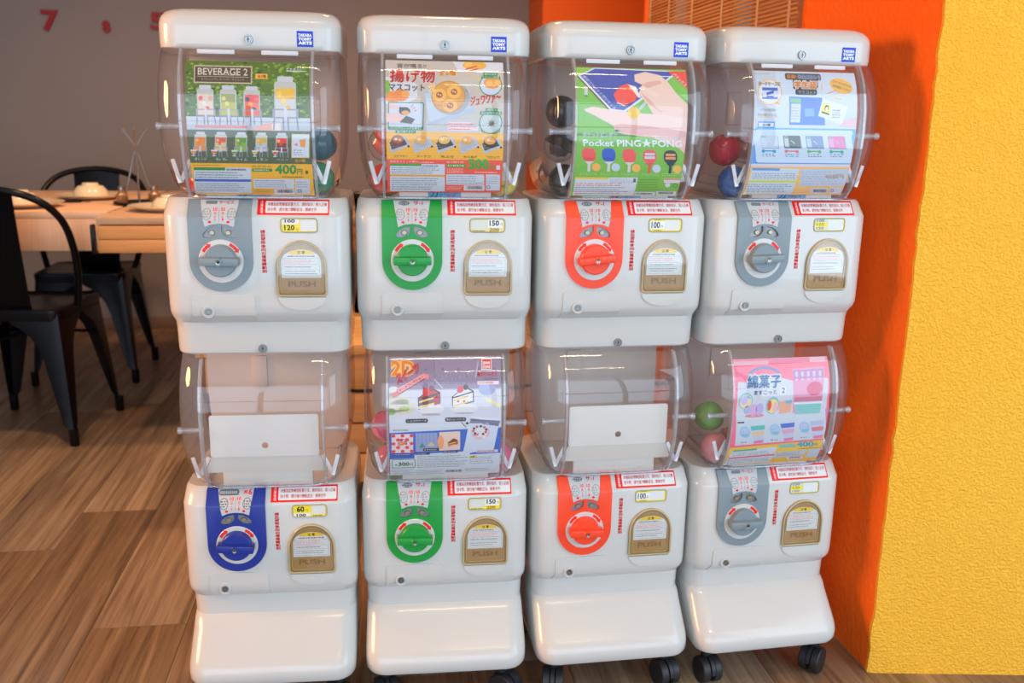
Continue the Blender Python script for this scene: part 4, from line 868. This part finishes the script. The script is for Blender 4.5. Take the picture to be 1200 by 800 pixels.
def card_cake(s):
    A = quad(70, 45, 1090, 0, 600, 50, 1100, .486); B = quad(0, 55, 1105, .486, 558, 60, 1082, 1); s.P = A
    s.rect(40, 60, 1110, 335, (150, 134, 160), 0); s.rect(40, 60, 470, 200, (142, 128, 152), 1); s.rect(466, 60, 472, 330, (120, 104, 136), 2); s.rect(40, 328, 1110, 640, (214, 214, 224), 1)
    for k in (390, 545, 690, 880, 1030): s.ell(k, 168, 10, 10, (120, 104, 134), 2, 10)
    for (cx, cy, a, b, c) in ((110, 440, 120, 90, (222, 220, 200)), (170, 480, 120, 70, (216, 212, 184)), (90, 350, 60, 50, (226, 224, 214)), (70, 520, 40, 30, (150, 190, 90)), (190, 495, 50, 24, (190, 206, 130))): s.ell(cx, cy, a, b, c, 2)
    s.ell(960, 330, 80, 60, (170, 176, 216), 2); s.poly([(940, 400), (1110, 480), (1105, 510), (950, 440)], (236, 228, 170), 2)
    s.outlined('2D', 70, 95, 285, 215, (230, 130, 40), (250, 196, 110), .03, .12, 4); s.textq('スイーツ', (130, 285), (330, 185), (112, 215), (206, 50, 70), .09, 6); s.textq('スイーツ', (135, 280), (325, 188), (118, 220), (246, 100, 110), .03, 7)
    s.poly([(70, 360), (130, 335), (140, 380), (90, 395)], (226, 120, 124), 5); s.poly([(118, 325), (370, 200), (385, 240), (140, 372)], (120, 60, 50), 5); s.poly([(122, 320), (370, 195), (384, 232), (140, 362)], (246, 158, 158), 6); s.poly([(372, 200), (420, 205), (415, 250), (380, 240)], (236, 140, 142), 5); s.textq('ケーキコレクション', (150, 350), (368, 230), (142, 326), (150, 40, 50), .02, 7)
    s.textq('まるで', (530, 250), (632, 215), (526, 222), (206, 200, 216), .02, 4); s.textq('イラストのよう!?', (540, 296), (830, 222), (534, 262), (206, 200, 216), .02, 4); s.line(465, 245, 545, 320, 9, (200, 196, 214), 3); s.line(852, 240, 880, 110, 9, (200, 196, 214), 3)
    s.rect(912, 88, 1006, 176, (238, 232, 232), 3); s.rect(920, 94, 1000, 168, (226, 34, 40), 4); s.text('BAN', 928, 108, 990, 132, (240, 232, 232), .05, 5); s.text('DAI', 928, 138, 990, 162, (240, 232, 232), .05, 5); s.text('●ガシャポン', 870, 190, 1058, 232, (232, 60, 60), .03, 4); s.text('カプセル', 930, 240, 1060, 256, (110, 96, 120), .01, 4); s.rect(870, 268, 1072, 296, (240, 226, 228), 3); s.micro(880, 272, 1062, 292, (232, 90, 90), 1, .6, .03, .07, 4)
    s.ell(430, 500, 130, 40, (232, 230, 230), 3); s.ell(750, 500, 130, 40, (232, 230, 230), 3); s.ell(440, 552, 90, 10, (176, 172, 178), 3); s.ell(750, 545, 90, 10, (186, 184, 190), 3)
    cake(s, 420, 318, 205, (120, 70, 66), (196, 40, 36), True); s.poly([(460, 400), (518, 362), (520, 450), (470, 470)], (180, 36, 34), 7); s.ell(390, 350, 32, 34, (228, 44, 40), 8); s.line(370, 330, 362, 300, 6, (60, 40, 36), 8); s.ell(440, 320, 24, 24, (140, 40, 40), 7)
    cake(s, 735, 312, 200, (232, 232, 238), (226, 226, 234), False); s.ell(710, 335, 32, 28, (226, 60, 70), 8, rot=-.5); s.ell(760, 316, 24, 24, (70, 60, 56), 7); s.rect(680, 430, 700, 446, (220, 50, 60), 8); s.rect(735, 428, 755, 444, (220, 50, 60), 8)
    for x0, x1, y in ((200, 410, 588), (568, 768, 582)): s.rrect(x0, y, x1, y + 38, 17, (62, 60, 66), 4); s.text('ショコラケーキ' if x0 < 300 else '苺のショートケーキ', x0 + 14, y + 9, x1 - 14, y + 28, (226, 226, 230), .02, 5)
    s.poly([(810, 570), (1090, 610), (1085, 640), (800, 640)], (226, 228, 236), 5); s.poly([(810, 600), (1090, 620), (1090, 640), (800, 640)], (130, 126, 156), 6)
    s.P = B; BL_ = (54, 104, 196)
    s.rect(40, -10, 1120, 600, (214, 220, 226), 2); s.poly([(50, 115), (790, 92), (740, 312), (285, 330), (285, 372), (50, 376)], BL_, 3); s.poly([(1075, 84), (1110, 82), (1100, 335), (800, 345), (805, 330), (1030, 290)], BL_, 3)
    s.text('組み合わせ自由!', 90, 84, 230, 98, (80, 80, 90), .02, 4)
    s.rect(74, 128, 274, 312, (236, 214, 218), 4)
    for i in range(5):
        for j in range(5):
            if (i + j) % 2 == 0: s.ell(92 + i * 42, 144 + j * 38, 19, 16, (240, 70, 66), 5, 12)
    cake(s, 175, 176, 80, (214, 120, 130), (226, 226, 230), False); s.ell(165, 185, 16, 16, (226, 50, 50), 8, 12)
    s.rect(296, 122, 500, 305, (150, 164, 206), 4)
    for k in range(5): s.rect(320 + k * 36, 122, 324 + k * 36, 220, (120, 134, 176), 5)
    s.poly([(325, 265), (358, 215), (388, 265)], (90, 150, 120), 6); s.poly([(402, 250), (440, 205), (478, 250)], (220, 200, 140), 6); s.rrect(365, 272, 512, 300, 10, (56, 56, 62), 7); s.micro(380, 280, 500, 292, (220, 220, 226), 1, .7, .05, .1, 8)
    s.poly([(518, 118), (714, 112), (712, 292), (516, 300)], (238, 206, 186), 4); s.ell(530, 215, 30, 70, (246, 166, 110), 5); cake(s, 645, 180, 90, (190, 100, 50), (150, 60, 36), True)
    for x0, x1, y in ((82, 258, 318), (290, 430, 312), (545, 690, 300)): s.rrect(x0, y, x1, y + 24, 10, (44, 60, 110), 5); s.micro(x0 + 10, y + 6, x1 - 10, y + 18, (190, 196, 216), 1, .7, .04, .09, 6)
    s.poly([(805, -10), (1085, 30), (1020, 320), (745, 305)], (212, 220, 232), 5); s.poly([(800, 0), (1085, 30), (1078, 72), (940, 50)], (120, 118, 150), 6); s.ell(905, 130, 90, 66, (226, 190, 204), 6); s.ell(900, 118, 78, 54, (222, 222, 226), 7)
    for k in range(9): a = 2.4 + k * .62; s.ell(900 + 62 * cos(a), 108 + 40 * sin(a), 13, 12, (230, 70, 76) if k % 2 else (70, 66, 66), 8, 10)
    s.poly([(895, 130), (930, 195), (965, 170)], (240, 220, 196), 8); s.poly([(820, 155), (895, 130), (880, 160)], (220, 130, 130), 8); s.line(725, 25, 770, 75, 7, (70, 70, 76), 6); s.ell(782, 38, 14, 12, (60, 56, 56), 6, 10)
    s.rect(862, 300, 1068, 326, (238, 206, 214), 7); s.micro(872, 304, 1060, 322, (140, 60, 80), 1, .6, .02, .05, 8)
    s.rrect(76, 378, 292, 474, 14, (70, 120, 80), 4); s.rrect(82, 384, 286, 468, 11, (212, 222, 222), 5); s.text('各', 104, 428, 128, 450, (70, 120, 80), .02, 6); s.text('300', 134, 410, 238, 452, (60, 116, 74), .04, 6); s.text('円', 244, 424, 270, 450, (70, 120, 80), .02, 6)
    s.micro(310, 345, 780, 480, (110, 118, 126), 7, .3, .01, .05, 4); s.micro(80, 482, 290, 560, (120, 130, 130), 4, .25, .02, .06, 4); s.micro(305, 500, 560, 560, (120, 130, 130), 3, .25, .02, .06, 4); s.barcode(580, 508, 735, 536, 4); s.rrect(800, 358, 862, 382, 6, (244, 206, 50), 4); s.text('注意', 815, 362, 848, 378, (50, 44, 30), .02, 5); s.micro(800, 366, 1060, 450, (120, 126, 132), 4, .25, .03, .08, 4); s.micro(760, 490, 990, 530, (120, 126, 132), 2, .25, .02, .06, 4)
def card_candy(s):
    A = quad(110, 122, 1030, 0, 560, 150, 1062, .455); B = quad(0, 152, 1062, .455, 548, 42, 915, 1); s.P = A; PK = (246, 112, 140)
    s.rect(110, 100, 1080, 600, (206, 208, 214), 0); s.poly([(110, 95), (1060, 95), (1062, 290), (960, 280), (700, 300), (500, 250), (250, 300), (110, 285)], PK, 1); s.rect(110, 105, 1060, 150, (240, 150, 176), 2); s.rect(125, 128, 470, 160, (238, 186, 200), 3)
    s.poly([(118, 280), (178, 290), (186, 600), (140, 600)], PK, 1); s.poly([(1030, 290), (1080, 290), (1080, 600), (1040, 600)], PK, 1); s.rect(862, 112, 1010, 150, (238, 200, 210), 3)
    s.ring(425, 290, 180, 118, 22, (120, 140, 186), 3, 24, pi * 1.18, pi * 1.82); s.outlined('綿菓子', 268, 242, 580, 352, (84, 130, 186), (222, 230, 240), .025, .1, 4); s.outlined('ますこっと', 335, 372, 545, 408, (60, 90, 140), (220, 226, 234), .03, .08, 4); s.rrect(578, 345, 632, 412, 10, (222, 226, 230), 4); s.text('2', 590, 354, 624, 402, (60, 80, 100), .02, 6)
    s.ell(262, 460, 66, 74, (130, 190, 196), 3); s.ell(262, 465, 56, 62, (236, 214, 170), 4); s.ell(246, 452, 30, 42, (200, 190, 230), 5); s.ell(282, 540, 30, 40, (170, 180, 220), 4); s.ell(345, 545, 34, 58, (216, 170, 210), 5); s.ell(402, 540, 36, 56, (186, 170, 220), 5); s.ell(360, 596, 90, 16, (230, 140, 130), 4)
    s.ell(520, 510, 62, 78, (120, 190, 196), 3); s.ell(520, 515, 52, 64, (240, 220, 120), 4); s.ell(490, 510, 20, 46, (220, 80, 80), 5); s.ell(545, 530, 24, 50, (240, 180, 190), 5); s.poly([(580, 480), (700, 465), (700, 580), (590, 590)], (236, 170, 140), 3); s.rect(640, 470, 700, 500, (110, 180, 206), 4)
    s.poly([(685, 200), (990, 185), (985, 560), (720, 590)], (226, 150, 180), 3); s.poly([(690, 215), (985, 205), (985, 280), (700, 285)], (190, 130, 176), 4)
    for k in range(5): s.rect(715 + k * 56, 225, 740 + k * 56, 300, (206, 190, 220), 5)
    s.ell(905, 375, 75, 62, (216, 80, 116), 5); s.rect(720, 445, 985, 485, (206, 120, 140), 5); s.rect(740, 510, 985, 600, (130, 196, 190), 5); s.rect(720, 490, 1000, 510, (220, 226, 236), 6)
    s.P = B; s.rect(20, 0, 1110, 560, (206, 214, 222), 1); s.poly([(100, -5), (186, -5), (150, 345), (100, 345)], PK, 2); s.poly([(100, 328), (1020, 296), (1020, 312), (100, 350)], PK, 2); s.poly([(1030, 0), (1090, 0), (1030, 310), (1000, 310)], (226, 120, 170), 2); s.rect(190, 90, 252, 104, (60, 70, 70), 3)
    for i, (a, b) in enumerate((((90, 190, 180), (236, 196, 150)), ((80, 110, 200), (226, 170, 190)), ((190, 190, 214), (226, 130, 140)))):
        x = 250 + i * 280; y = 138 - i * 10; s.ell(x, y + 55, 50, 58, (150, 200, 226), 3); s.ell(x, y + 55, 40, 44, (190, 196, 226), 4); s.ell(x, y + 85, 36, 14, (140, 190, 210), 5)
        s.poly([(x + 55, y), (x + 190, y - 8), (x + 165, y + 150), (x + 75, y + 160)], (196, 206, 230), 3); s.poly([(x + 55, y), (x + 190, y - 8), (x + 184, y + 36), (x + 60, y + 42)], a, 4); s.poly([(x + 62, y + 60), (x + 182, y + 52), (x + 172, y + 96), (x + 70, y + 100)], b, 4); s.poly([(x + 72, y + 150), (x + 168, y + 140), (x + 160, y + 172), (x + 80, y + 178)], (226, 130, 160), 4); s.micro(x - 45, y + 150, x + 20, y + 166, (80, 90, 90), 1, .6, .1, .2, 3)
    s.poly([(40, 352), (1020, 312), (1020, 560), (20, 560)], (248, 200, 70), 4); s.poly([(128, 380), (545, 362), (485, 532), (55, 545)], (212, 220, 228), 5); s.poly([(135, 376), (355, 368), (350, 386), (132, 392)], (60, 176, 140), 6); s.micro(130, 398, 520, 445, (120, 130, 140), 3, .3, .02, .06, 6); s.poly([(95, 456), (515, 440), (512, 456), (92, 472)], (236, 100, 120), 6); s.micro(85, 478, 490, 530, (120, 130, 140), 3, .3, .02, .06, 6)
    s.text('400', 728, 318, 888, 380, (60, 170, 190), .045, 7); s.text('円', 894, 345, 925, 376, (90, 170, 180), .02, 7); s.rect(560, 340, 715, 376, (130, 196, 190), 5); s.poly([(530, 425), (830, 408), (800, 470), (505, 490)], (196, 206, 214), 5); s.micro(540, 428, 800, 470, (120, 130, 140), 3, .3, .03, .07, 6); s.rect(640, 482, 790, 520, (222, 226, 230), 5); s.barcode(660, 486, 775, 510, 6); s.poly([(845, 408), (965, 402), (925, 508), (810, 510)], (200, 210, 218), 5); s.micro(750, 392, 960, 402, (120, 90, 30), 1, .8, .02, .05, 6)
make_card(0, 1, -.0895, .0945, .4205, .622, card_drink, 'green and yellow printed card showing drink dispensers, priced 400')
make_card(1, 1, -.0935, .0905, .4265, .630, card_fry, 'beige and red printed card showing a frying pot on a stove, priced 500')
make_card(2, 1, -.0985, .0865, .4215, .626, card_pong, 'bright green printed card showing hands with a red table tennis bat')
make_card(3, 1, -.1000, .0850, .4250, .628, card_id, 'pale blue printed card showing an identity card and a blue folder')
make_card(1, 0, -.0955, .0930, .4325, .6405, card_cake, 'mauve and white printed card showing two slices of cake, priced 300')
make_card(3, 0, -.1000, .0850, .4265, .627, card_candy, 'pink printed card showing candy floss and paper cups, priced 400')

# ================================================================== CAPSULES IN THE BOWLS
CR = .0275
def half(top, r=CR):
    bm = bmesh.new(); n = 9
    prof = [(r * cos(pi / 2 * i / n), r * sin(pi / 2 * i / n)) for i in range(n + 1)]
    lathe(bm, [(r + .0012, -.001), (r + .0012, .0015)] + prof[1:], 24)
    if not top:
        for v in bm.verts: v.co.z = -v.co.z
    bmesh.ops.recalc_face_normals(bm, faces=bm.faces); return finish(bm, 'half', 40)
HT, HB = half(True), half(False)
def insert_me():
    bm = bmesh.new(); bmesh.ops.create_icosphere(bm, subdivisions=2, radius=CR * .78); rr = random.Random(4)
    for v in bm.verts: v.co *= rr.uniform(.78, 1.0)
    return finish(bm, 'bag', 60)
BAGM = insert_me()
def capsule(idx, t, x, y, z, ct, cb, rot, label, group):
    e = empty('toy_capsule'); m = Matrix.Rotation(MACH[idx][1], 4, 'Z'); p = m @ Vector((x, y, z)); e.location = p + Vector(MACH[idx][0]) + Vector((0, 0, H * t)); e.rotation_euler = rot
    tag(e, label, 'capsule', group)
    def mt(c):
        if c is None: return CLEAR
        return pmat('capsule_%d_%d_%d' % c, lin(c), .25, coat=.3)
    for nm, src, c in (('capsule_lid', HT, ct), ('capsule_base', HB, cb)):
        me = cached((nm, c), lambda: src.copy()); o = link(nm, me, mt(c), e)
    if ct is None or cb is None:
        c = cb or ct or (150, 90, 80); link('wrapped_toy', cached(('bag', c), lambda: BAGM.copy()), pmat('bag_%d_%d_%d' % c, lin(tuple(int(q * .8 + 40) for q in c)), .5), e)
    return e
ZF = .4145 + CR + .0016
S2 = CR * 2 + .003
g1, g2, g3, g4, g5, g6 = ('capsules behind the drink dispenser card', 'capsules behind the frying pot card', 'capsules behind the table tennis card', 'capsules behind the identity card display', 'capsules behind the cake card', 'capsules behind the candy floss card')
R_ = (236, 40, 36); BK = (26, 22, 22)
capsule(0, 1, -.082, .050, ZF, R_, R_, (.4, 0, .3), 'red capsule in the bowl with the drink dispenser card', g1)
capsule(0, 1, .095, .055, ZF, (20, 140, 100), (20, 140, 100), (.2, .5, 0), 'green capsule in the bowl with the drink dispenser card', g1)
capsule(0, 1, .098, .080, ZF + S2 * .95, (30, 96, 120), (30, 96, 120), (1, .2, 0), 'dark teal capsule on top of the green capsule, drink dispenser bowl', g1)
capsule(0, 1, -.094, .125, ZF, None, (230, 120, 110), (1, .2, 0), 'pinkish half-clear capsule in the bowl with the drink dispenser card', g1)
capsule(1, 1, -.095, .045, ZF, (238, 58, 34), (238, 58, 34), (.9, .3, .2), 'scarlet capsule lying lowest in the bowl with the frying pot card', g2)
capsule(1, 1, -.098, .070, ZF + S2 * .95, (240, 80, 40), None, (.3, .9, .2), 'half-clear orange capsule resting above the scarlet one, frying pot bowl', g2)
capsule(1, 1, .096, .045, ZF, None, (226, 206, 40), (.3, -.4, 0), 'half-clear yellow capsule in the bowl with the frying pot card', g2)
capsule(2, 1, -.095, .060, ZF, BK, BK, (.4, .2, .2), 'black capsule lowest in the bowl with the table tennis card', g3)
capsule(2, 1, -.101, .080, ZF + S2 * .97, BK, None, (.2, .4, .2), 'half-clear black capsule second up, bowl with the table tennis card', g3)
capsule(2, 1, -.096, .095, ZF + S2 * 1.96, BK, (60, 34, 26), (.9, .4, .2), 'black and brown capsule topmost in the bowl with the table tennis card', g3)
capsule(2, 1, .095, .06, ZF, (110, 44, 36), None, (.9, .4, .2), 'half-clear maroon capsule in the bowl with the table tennis card', g3)
capsule(3, 1, -.095, .046, ZF, (44, 120, 190), (30, 96, 170), (.3, 1.2, .1), 'blue capsule in the bowl with the identity card display', g4)
capsule(3, 1, -.046, .075, ZF, None, (150, 110, 140), (.3, .6, .1), 'half-clear mauve capsule beside the blue capsule', g4)
capsule(3, 1, -.105, .070, ZF + S2 * .92, (190, 26, 60), (200, 40, 60), (.3, .3, .8), 'crimson capsule on top of the blue capsule', g4)
capsule(3, 1, -.052, .098, ZF + S2 * .97, (214, 66, 30), None, (.3, .7, .8), 'half-clear orange capsule beside the crimson capsule', g4)
capsule(3, 1, .095, .05, ZF, (150, 60, 50), None, (.3, .7, .8), 'half-clear brick red capsule in the bowl with the identity card display', g4)
capsule(1, 0, -.095, .045, ZF, (232, 120, 150), None, (.6, .3, .1), 'pink half-clear capsule lowest beside the cake card', g5)
capsule(1, 0, -.102, .070, ZF + S2 * .94, (214, 90, 126), (232, 130, 160), (.6, .9, .1), 'deep pink capsule resting above another, beside the cake card', g5)
capsule(1, 0, .095, .045, ZF, (230, 120, 150), (226, 106, 140), (.2, .3, .5), 'solid pink capsule low beside the cake card', g5)
capsule(3, 0, -.095, .046, ZF, (244, 150, 156), None, (.3, -1.1, .1), 'pale pink half-clear capsule in the bowl with the candy floss card', g6)
capsule(3, 0, -.048, .078, ZF, (206, 106, 84), None, (.3, .8, .1), 'terracotta half-clear capsule in the bowl with the candy floss card', g6)
capsule(3, 0, -.103, .064, ZF + S2 * .99, (120, 176, 96), (110, 168, 90), (.5, .2, .1), 'soft green capsule on top of the pale pink one', g6)
capsule(3, 0, .095, .045, ZF, (236, 110, 50), None, (.5, .2, .1), 'half-clear orange capsule in the bowl with the candy floss card', g6)

# ================================================================== DINING FURNITURE BEHIND
def smoothcurve(p, n=8):
    """Catmull-Rom through points"""
    P = [Vector(q) for q in p]; out = []
    for i in range(len(P) - 1):
        a, b, c, d = P[max(i - 1, 0)], P[i], P[i + 1], P[min(i + 2, len(P) - 1)]
        for k in range(n):
            t = k / n; out.append(.5 * (2 * b + (c - a) * t + (2 * a - 5 * b + 4 * c - d) * t * t + (3 * b - a - 3 * c + d) * t ** 3))
    return out + [P[-1]]
SH = .435
def chair_leg(sx, sy):
    """sheet-metal leg: two wings that widen into arches under the seat, on a narrow foot"""
    bm = bmesh.new(); tab = [(0.03, .014), (.055, .020), (.07, .030), (.14, .043), (.22, .056), (.28, .066), (.32, .078), (.35, .096), (.375, .125), (.39, .150), (.425, .160)]
    rows = []
    for z, w in tab:
        t = z / .425; cx = .196 - .034 * t; cy = .196 - .034 * t; q = min(.012, w * .5)
        rows.append([bm.verts.new((sx * a, sy * b, z)) for a, b in ((cx - w, cy), (cx - q * 2, cy), (cx - q * .4, cy - q * .4), (cx, cy - q * 2), (cx, cy - w))])
    for a, b in zip(rows, rows[1:]):
        for i in range(4): bm.faces.new((a[i], a[i + 1], b[i + 1], b[i]))
    bmesh.ops.recalc_face_normals(bm, faces=bm.faces)
    g = bmesh.ops.solidify(bm, geom=bm.faces[:], thickness=.004)
    lathe(bm, [(0, 0), (.012, 0), (.0145, .004), (.0150, .055), (0, .055)], 12, 'z', (sx * .186, sy * .186, 0))
    bmesh.ops.recalc_face_normals(bm, faces=bm.faces); return finish(bm, 'leg', 35)
def chair_seat():
    bm = loft([(.400, rring(.1655, -.1655, .1655, .035, .035, 5)), (.425, rring(.168, -.168, .168, .035, .035, 5)), (.433, rring(.167, -.167, .167, .035, .035, 5)), (.436, rring(.160, -.160, .160, .032, .032, 5)), (.431, rring(.150, -.150, .150, .028, .028, 5)), (.428, rring(.09, -.09, .09, .02, .02, 5))])
    return finish(bm, 'seat', 35)
def chair_back():
    h = [(-.166, -.03, .428), (-.186, -.055, .50), (-.204, -.105, .62), (-.196, -.165, .725), (-.13, -.210, .79)]
    pts = smoothcurve(h + [(0, -.226, .812)] + [(-a, b, c) for a, b, c in h[::-1]])
    return tube_me(pts, .0115, 10)
def chair_splat():
    bm = bmesh.new(); rows = []
    for i in range(13):
        t = i / 12; z = .425 + .385 * t; y = -.150 - .076 * min(1, t * 1.0) ** .8; w = .080 + .010 * t
        rows.append([bm.verts.new((sx * w * k, y + .006 * (1 - k * k), z)) for sx, k in ((-1, 1), (-1, .5), (1, 0), (1, .5), (1, 1))])
    for a, b in zip(rows, rows[1:]):
        for i in range(4): bm.faces.new((a[i], a[i + 1], b[i + 1], b[i]))
    bmesh.ops.solidify(bm, geom=bm.faces[:], thickness=.003); bmesh.ops.recalc_face_normals(bm, faces=bm.faces); return finish(bm, 'splat', 35)
def brace_me():
    return tube_me([(-.155, -.155, .30), (0, 0, .335), (.155, .155, .30)], .006, 8)
CH_ = {k: chair_leg(*k) for k in ((-1, -1), (1, -1), (-1, 1), (1, 1))}
CS, CB, CP, CBR = chair_seat(), chair_back(), chair_splat(), brace_me()
def chair(x, y, rz, label):
    e = empty('metal_chair', (x, y, 0), rz); tag(e, label, 'chair', 'black metal chairs at the dining tables')
    link('seat', CS, BLACKMETAL, e); link('back_hoop', CB, BLACKMETAL, e); link('backrest', CP, BLACKMETAL, e)
    for k in CH_: link('leg', CH_[k], BLACKMETAL, e)
    link('brace', CBR, BLACKMETAL, e); link('brace', CBR, BLACKMETAL, e, None, (0, 0, pi / 2))
chair(-1.118, 3.193, radians(-7.1), 'black metal chair with its hooped back turned to the machines, near side of the table')
chair(-1.130, 3.905, radians(181), 'black metal chair facing the machines from the grey wall side of the table')
chair(-.08, 3.02, radians(3), 'black metal chair tucked under the honey-coloured table behind the machines')
TZ = .73
def table(name, x0, x1, y0, y1, apron, label, lam):
    e = empty(name, ((x0 + x1) / 2, (y0 + y1) / 2, 0)); w, d = (x1 - x0) / 2, (y1 - y0) / 2; tag(e, label, 'table', 'wooden dining tables pushed together')
    link('tabletop', box_me(-w, w, -d, d, TZ - .022, TZ, .0015), TABLETOP, e)
    if lam:
        for k in range(2): link('edge_board', box_me(-w, w, -d, -d + .03, TZ - .024 - (k + 1) * .042, TZ - .026 - k * .042, .0015), TABLEB, e)
        for s in (-1, 1): link('side_board', box_me(s * w - (.03 if s > 0 else 0), s * w + (0 if s > 0 else .03), -d + .031, d, TZ - .108, TZ - .024, .0015), TABLEB, e)
    else:
        link('edge_board', box_me(-w, w, -d, -d + .03, TZ - .125, TZ - .0225, .0015), TABLEA, e)
        for s in (-1, 1): link('side_board', box_me(s * w - (.03 if s > 0 else 0), s * w + (0 if s > 0 else .03), -d + .031, d, TZ - .125, TZ - .0225, .0015), TABLEA, e)
    px_ = -.25 if not lam else .1
    link('pedestal', box_me(px_ - .04, px_ + .04, -.04, .04, .0205, TZ - .0225, .004), BLACKMETAL, e); link('foot_plate', box_me(px_ - .26, px_ + .26, -.2, .2, 0, .02, .004), BLACKMETAL, e)
table('dining_table', -2.3, -.838, 3.132, 4.02, .1, 'pale wooden dining table with thick edge under the plates and cruet stand', False)
table('dining_table', -.826, .62, 2.955, 4.02, .1, 'honey wooden dining table with two-board edge behind the machines', True)
o = link('table_latch', box_me(-.006, .006, -.012, .012, -.045, .045, .003), BLACKMETAL, None, (-.8335, 2.945, .665)); tag(o, 'black metal latch at the joint of the two dining tables', 'latch')
# pine bench behind the machines
be = empty('wooden_bench', (.24, 2.62, 0)); tag(be, 'pale pine bench standing behind the row of toy machines', 'bench')
for k in range(4): link('seat_plank', box_me(-.70, .70, -.21 + k * .106, -.21 + k * .106 + .103, .425, .452, .002), BENCHW, be)
link('apron', box_me(-.68, .68, -.195, -.17, .325, .4245, .002), BENCHW, be); link('apron', box_me(-.68, .68, .17, .195, .325, .4245, .002), BENCHW, be)
for sx in (-1, 1):
    for sy in (-1, 1): link('leg', box_me(sx * .64 - .03, sx * .64 + .03, sy * .138 - .028, sy * .138 + .028, 0, .4245, .003), BENCHW, be)
for k in range(3): link('front_slat', box_me(-.66, .66, -.194, -.178, .232 - k * .086, .312 - k * .086, .002), BENCHW, be)
link('stretcher', box_me(-.612, .612, -.015, .015, .12, .17, .002), BENCHW, be)

# tableware
def plate_me(r, h=.018):
    bm = bmesh.new(); lathe(bm, [(0, 0), (r * .55, 0), (r * .6, .002), (r * .97, h * .85), (r, h), (r * .96, h), (r * .6, .006), (0, .005)], 36); bmesh.ops.recalc_face_normals(bm, faces=bm.faces); return finish(bm, 'plate', 40)
def bowl_me(r, h):
    bm = bmesh.new(); lathe(bm, [(0, h), (r * .42, h), (r * .46, h - .003), (r * .46, h - .008), (r * .70, h * .78), (r * .92, h * .45), (r, h * .08), (r, 0), (r * .97, 0), (r * .88, h * .44), (r * .6, h * .78), (0, h * .86)], 36); bmesh.ops.recalc_face_normals(bm, faces=bm.faces); return finish(bm, 'bowl', 40)
def solo(name, me, mat, loc, label, cat, rz=0, group=None):
    return tag(link(name, me, mat, None, loc, (0, 0, rz)), label, cat, group)
P1 = plate_me(.125)
solo('plate', P1, CREAM, (-1.02, 3.62, TZ), 'cream plate under the upturned bowl on the pale table', 'plate')
solo('rice_bowl', bowl_me(.062, .052), CREAM, (-1.02, 3.62, TZ + .0065), 'cream bowl turned upside down on a plate', 'bowl')
solo('plate', P1, CREAM, (-1.14, 3.29, TZ), 'cream plate on the pale table beside the near chair', 'plate')
solo('rice_bowl', bowl_me(.060, .05), CREAM, (-1.15, 3.29, TZ + .0065), 'cream bowl upturned on the plate beside the near chair', 'bowl')
solo('plate', P1, CREAM, (-.66, 3.18, TZ), 'cream plate on the honey table beside the white machine', 'plate')
solo('rice_bowl', bowl_me(.058, .045), CREAM, (-.655, 3.18, TZ + .0065), 'cream bowl upturned on the honey table beside the white machine', 'bowl')
solo('plate', P1, CREAM, (-.06, 3.25, TZ), 'cream plate on the honey table glimpsed between two machines', 'plate')
bm = bmesh.new(); box(bm, -.09, .09, -.018, .018, 0, .012, .003); box(bm, .09, .12, -.010, .010, .003, .008, .002)
solo('knife_case', finish(bm, 'case', 30), BLACKMETAL, (-1.10, 3.455, TZ), 'black cutlery case lying on the pale table', 'cutlery', radians(14))
bm = bmesh.new(); box(bm, -.10, .10, -.05, .05, 0, .012, .004); box(bm, -.07, .07, -.03, .03, .012, .028, .006)
solo('folded_napkin', finish(bm, 'napkin', 30), pmat('napkin_cloth', lin((232, 214, 180)), .9), (-1.33, 3.55, TZ), 'folded cream napkin on the pale table behind the chair back', 'napkin', radians(8))
cs = empty('cruet_stand', (-.800, 3.40, TZ)); cs.scale = (.95, .95, .88); tag(cs, 'wire cruet stand with crossing steel rods and a round tray', 'cruet stand')
bm = bmesh.new(); lathe(bm, [(0, 0), (.085, 0), (.09, .004), (.09, .012), (.086, .012), (.084, .006), (0, .005)], 28); bmesh.ops.recalc_face_normals(bm, faces=bm.faces); link('tray', finish(bm, 'tray', 35), BLACKMETAL, cs)
for a in (.25, .25 + pi / 2, .25 + pi, .25 + 1.5 * pi):
    d = Vector((cos(a), sin(a), 0)); link('rod', tube_me(smoothcurve([d * .055 + Vector((0, 0, .008)), d * .028 + Vector((0, 0, .11)), d * .004 + Vector((0, 0, .205)), d * -.016 + Vector((0, 0, .25)), d * -.04 + Vector((0, 0, .29))]), .0032, 8), STEEL, cs)
def bottle(x, y, label):
    bm = bmesh.new(); lathe(bm, [(0, 0), (.018, 0), (.02, .003), (.02, .028), (.012, .038), (.010, .046), (0, .046)], 18); bmesh.ops.recalc_face_normals(bm, faces=bm.faces)
    e = empty('spice_jar', (x, y, TZ + .0125 - .007)); tag(e, label, 'jar'); link('jar_body', finish(bm, 'jar', 35), pmat('jar_glass', lin((150, 110, 70)), .1, coat=.6), e)
    bm = bmesh.new(); lathe(bm, [(0, .046), (.012, .046), (.012, .056), (.010, .058), (0, .058)], 16); bmesh.ops.recalc_face_normals(bm, faces=bm.faces); link('lid', finish(bm, 'lid', 35), STEEL, e)
bottle(-.850, 3.37, 'small brown spice jar on the cruet stand tray, towards the pale plates'); bottle(-.752, 3.41, 'small brown spice jar on the cruet stand tray, towards the machine')
for src in (HT, HB, BAGM):
    if src.users == 0: bpy.data.meshes.remove(src)
bpy.data.objects.remove(_to); bpy.data.curves.remove(_tc)
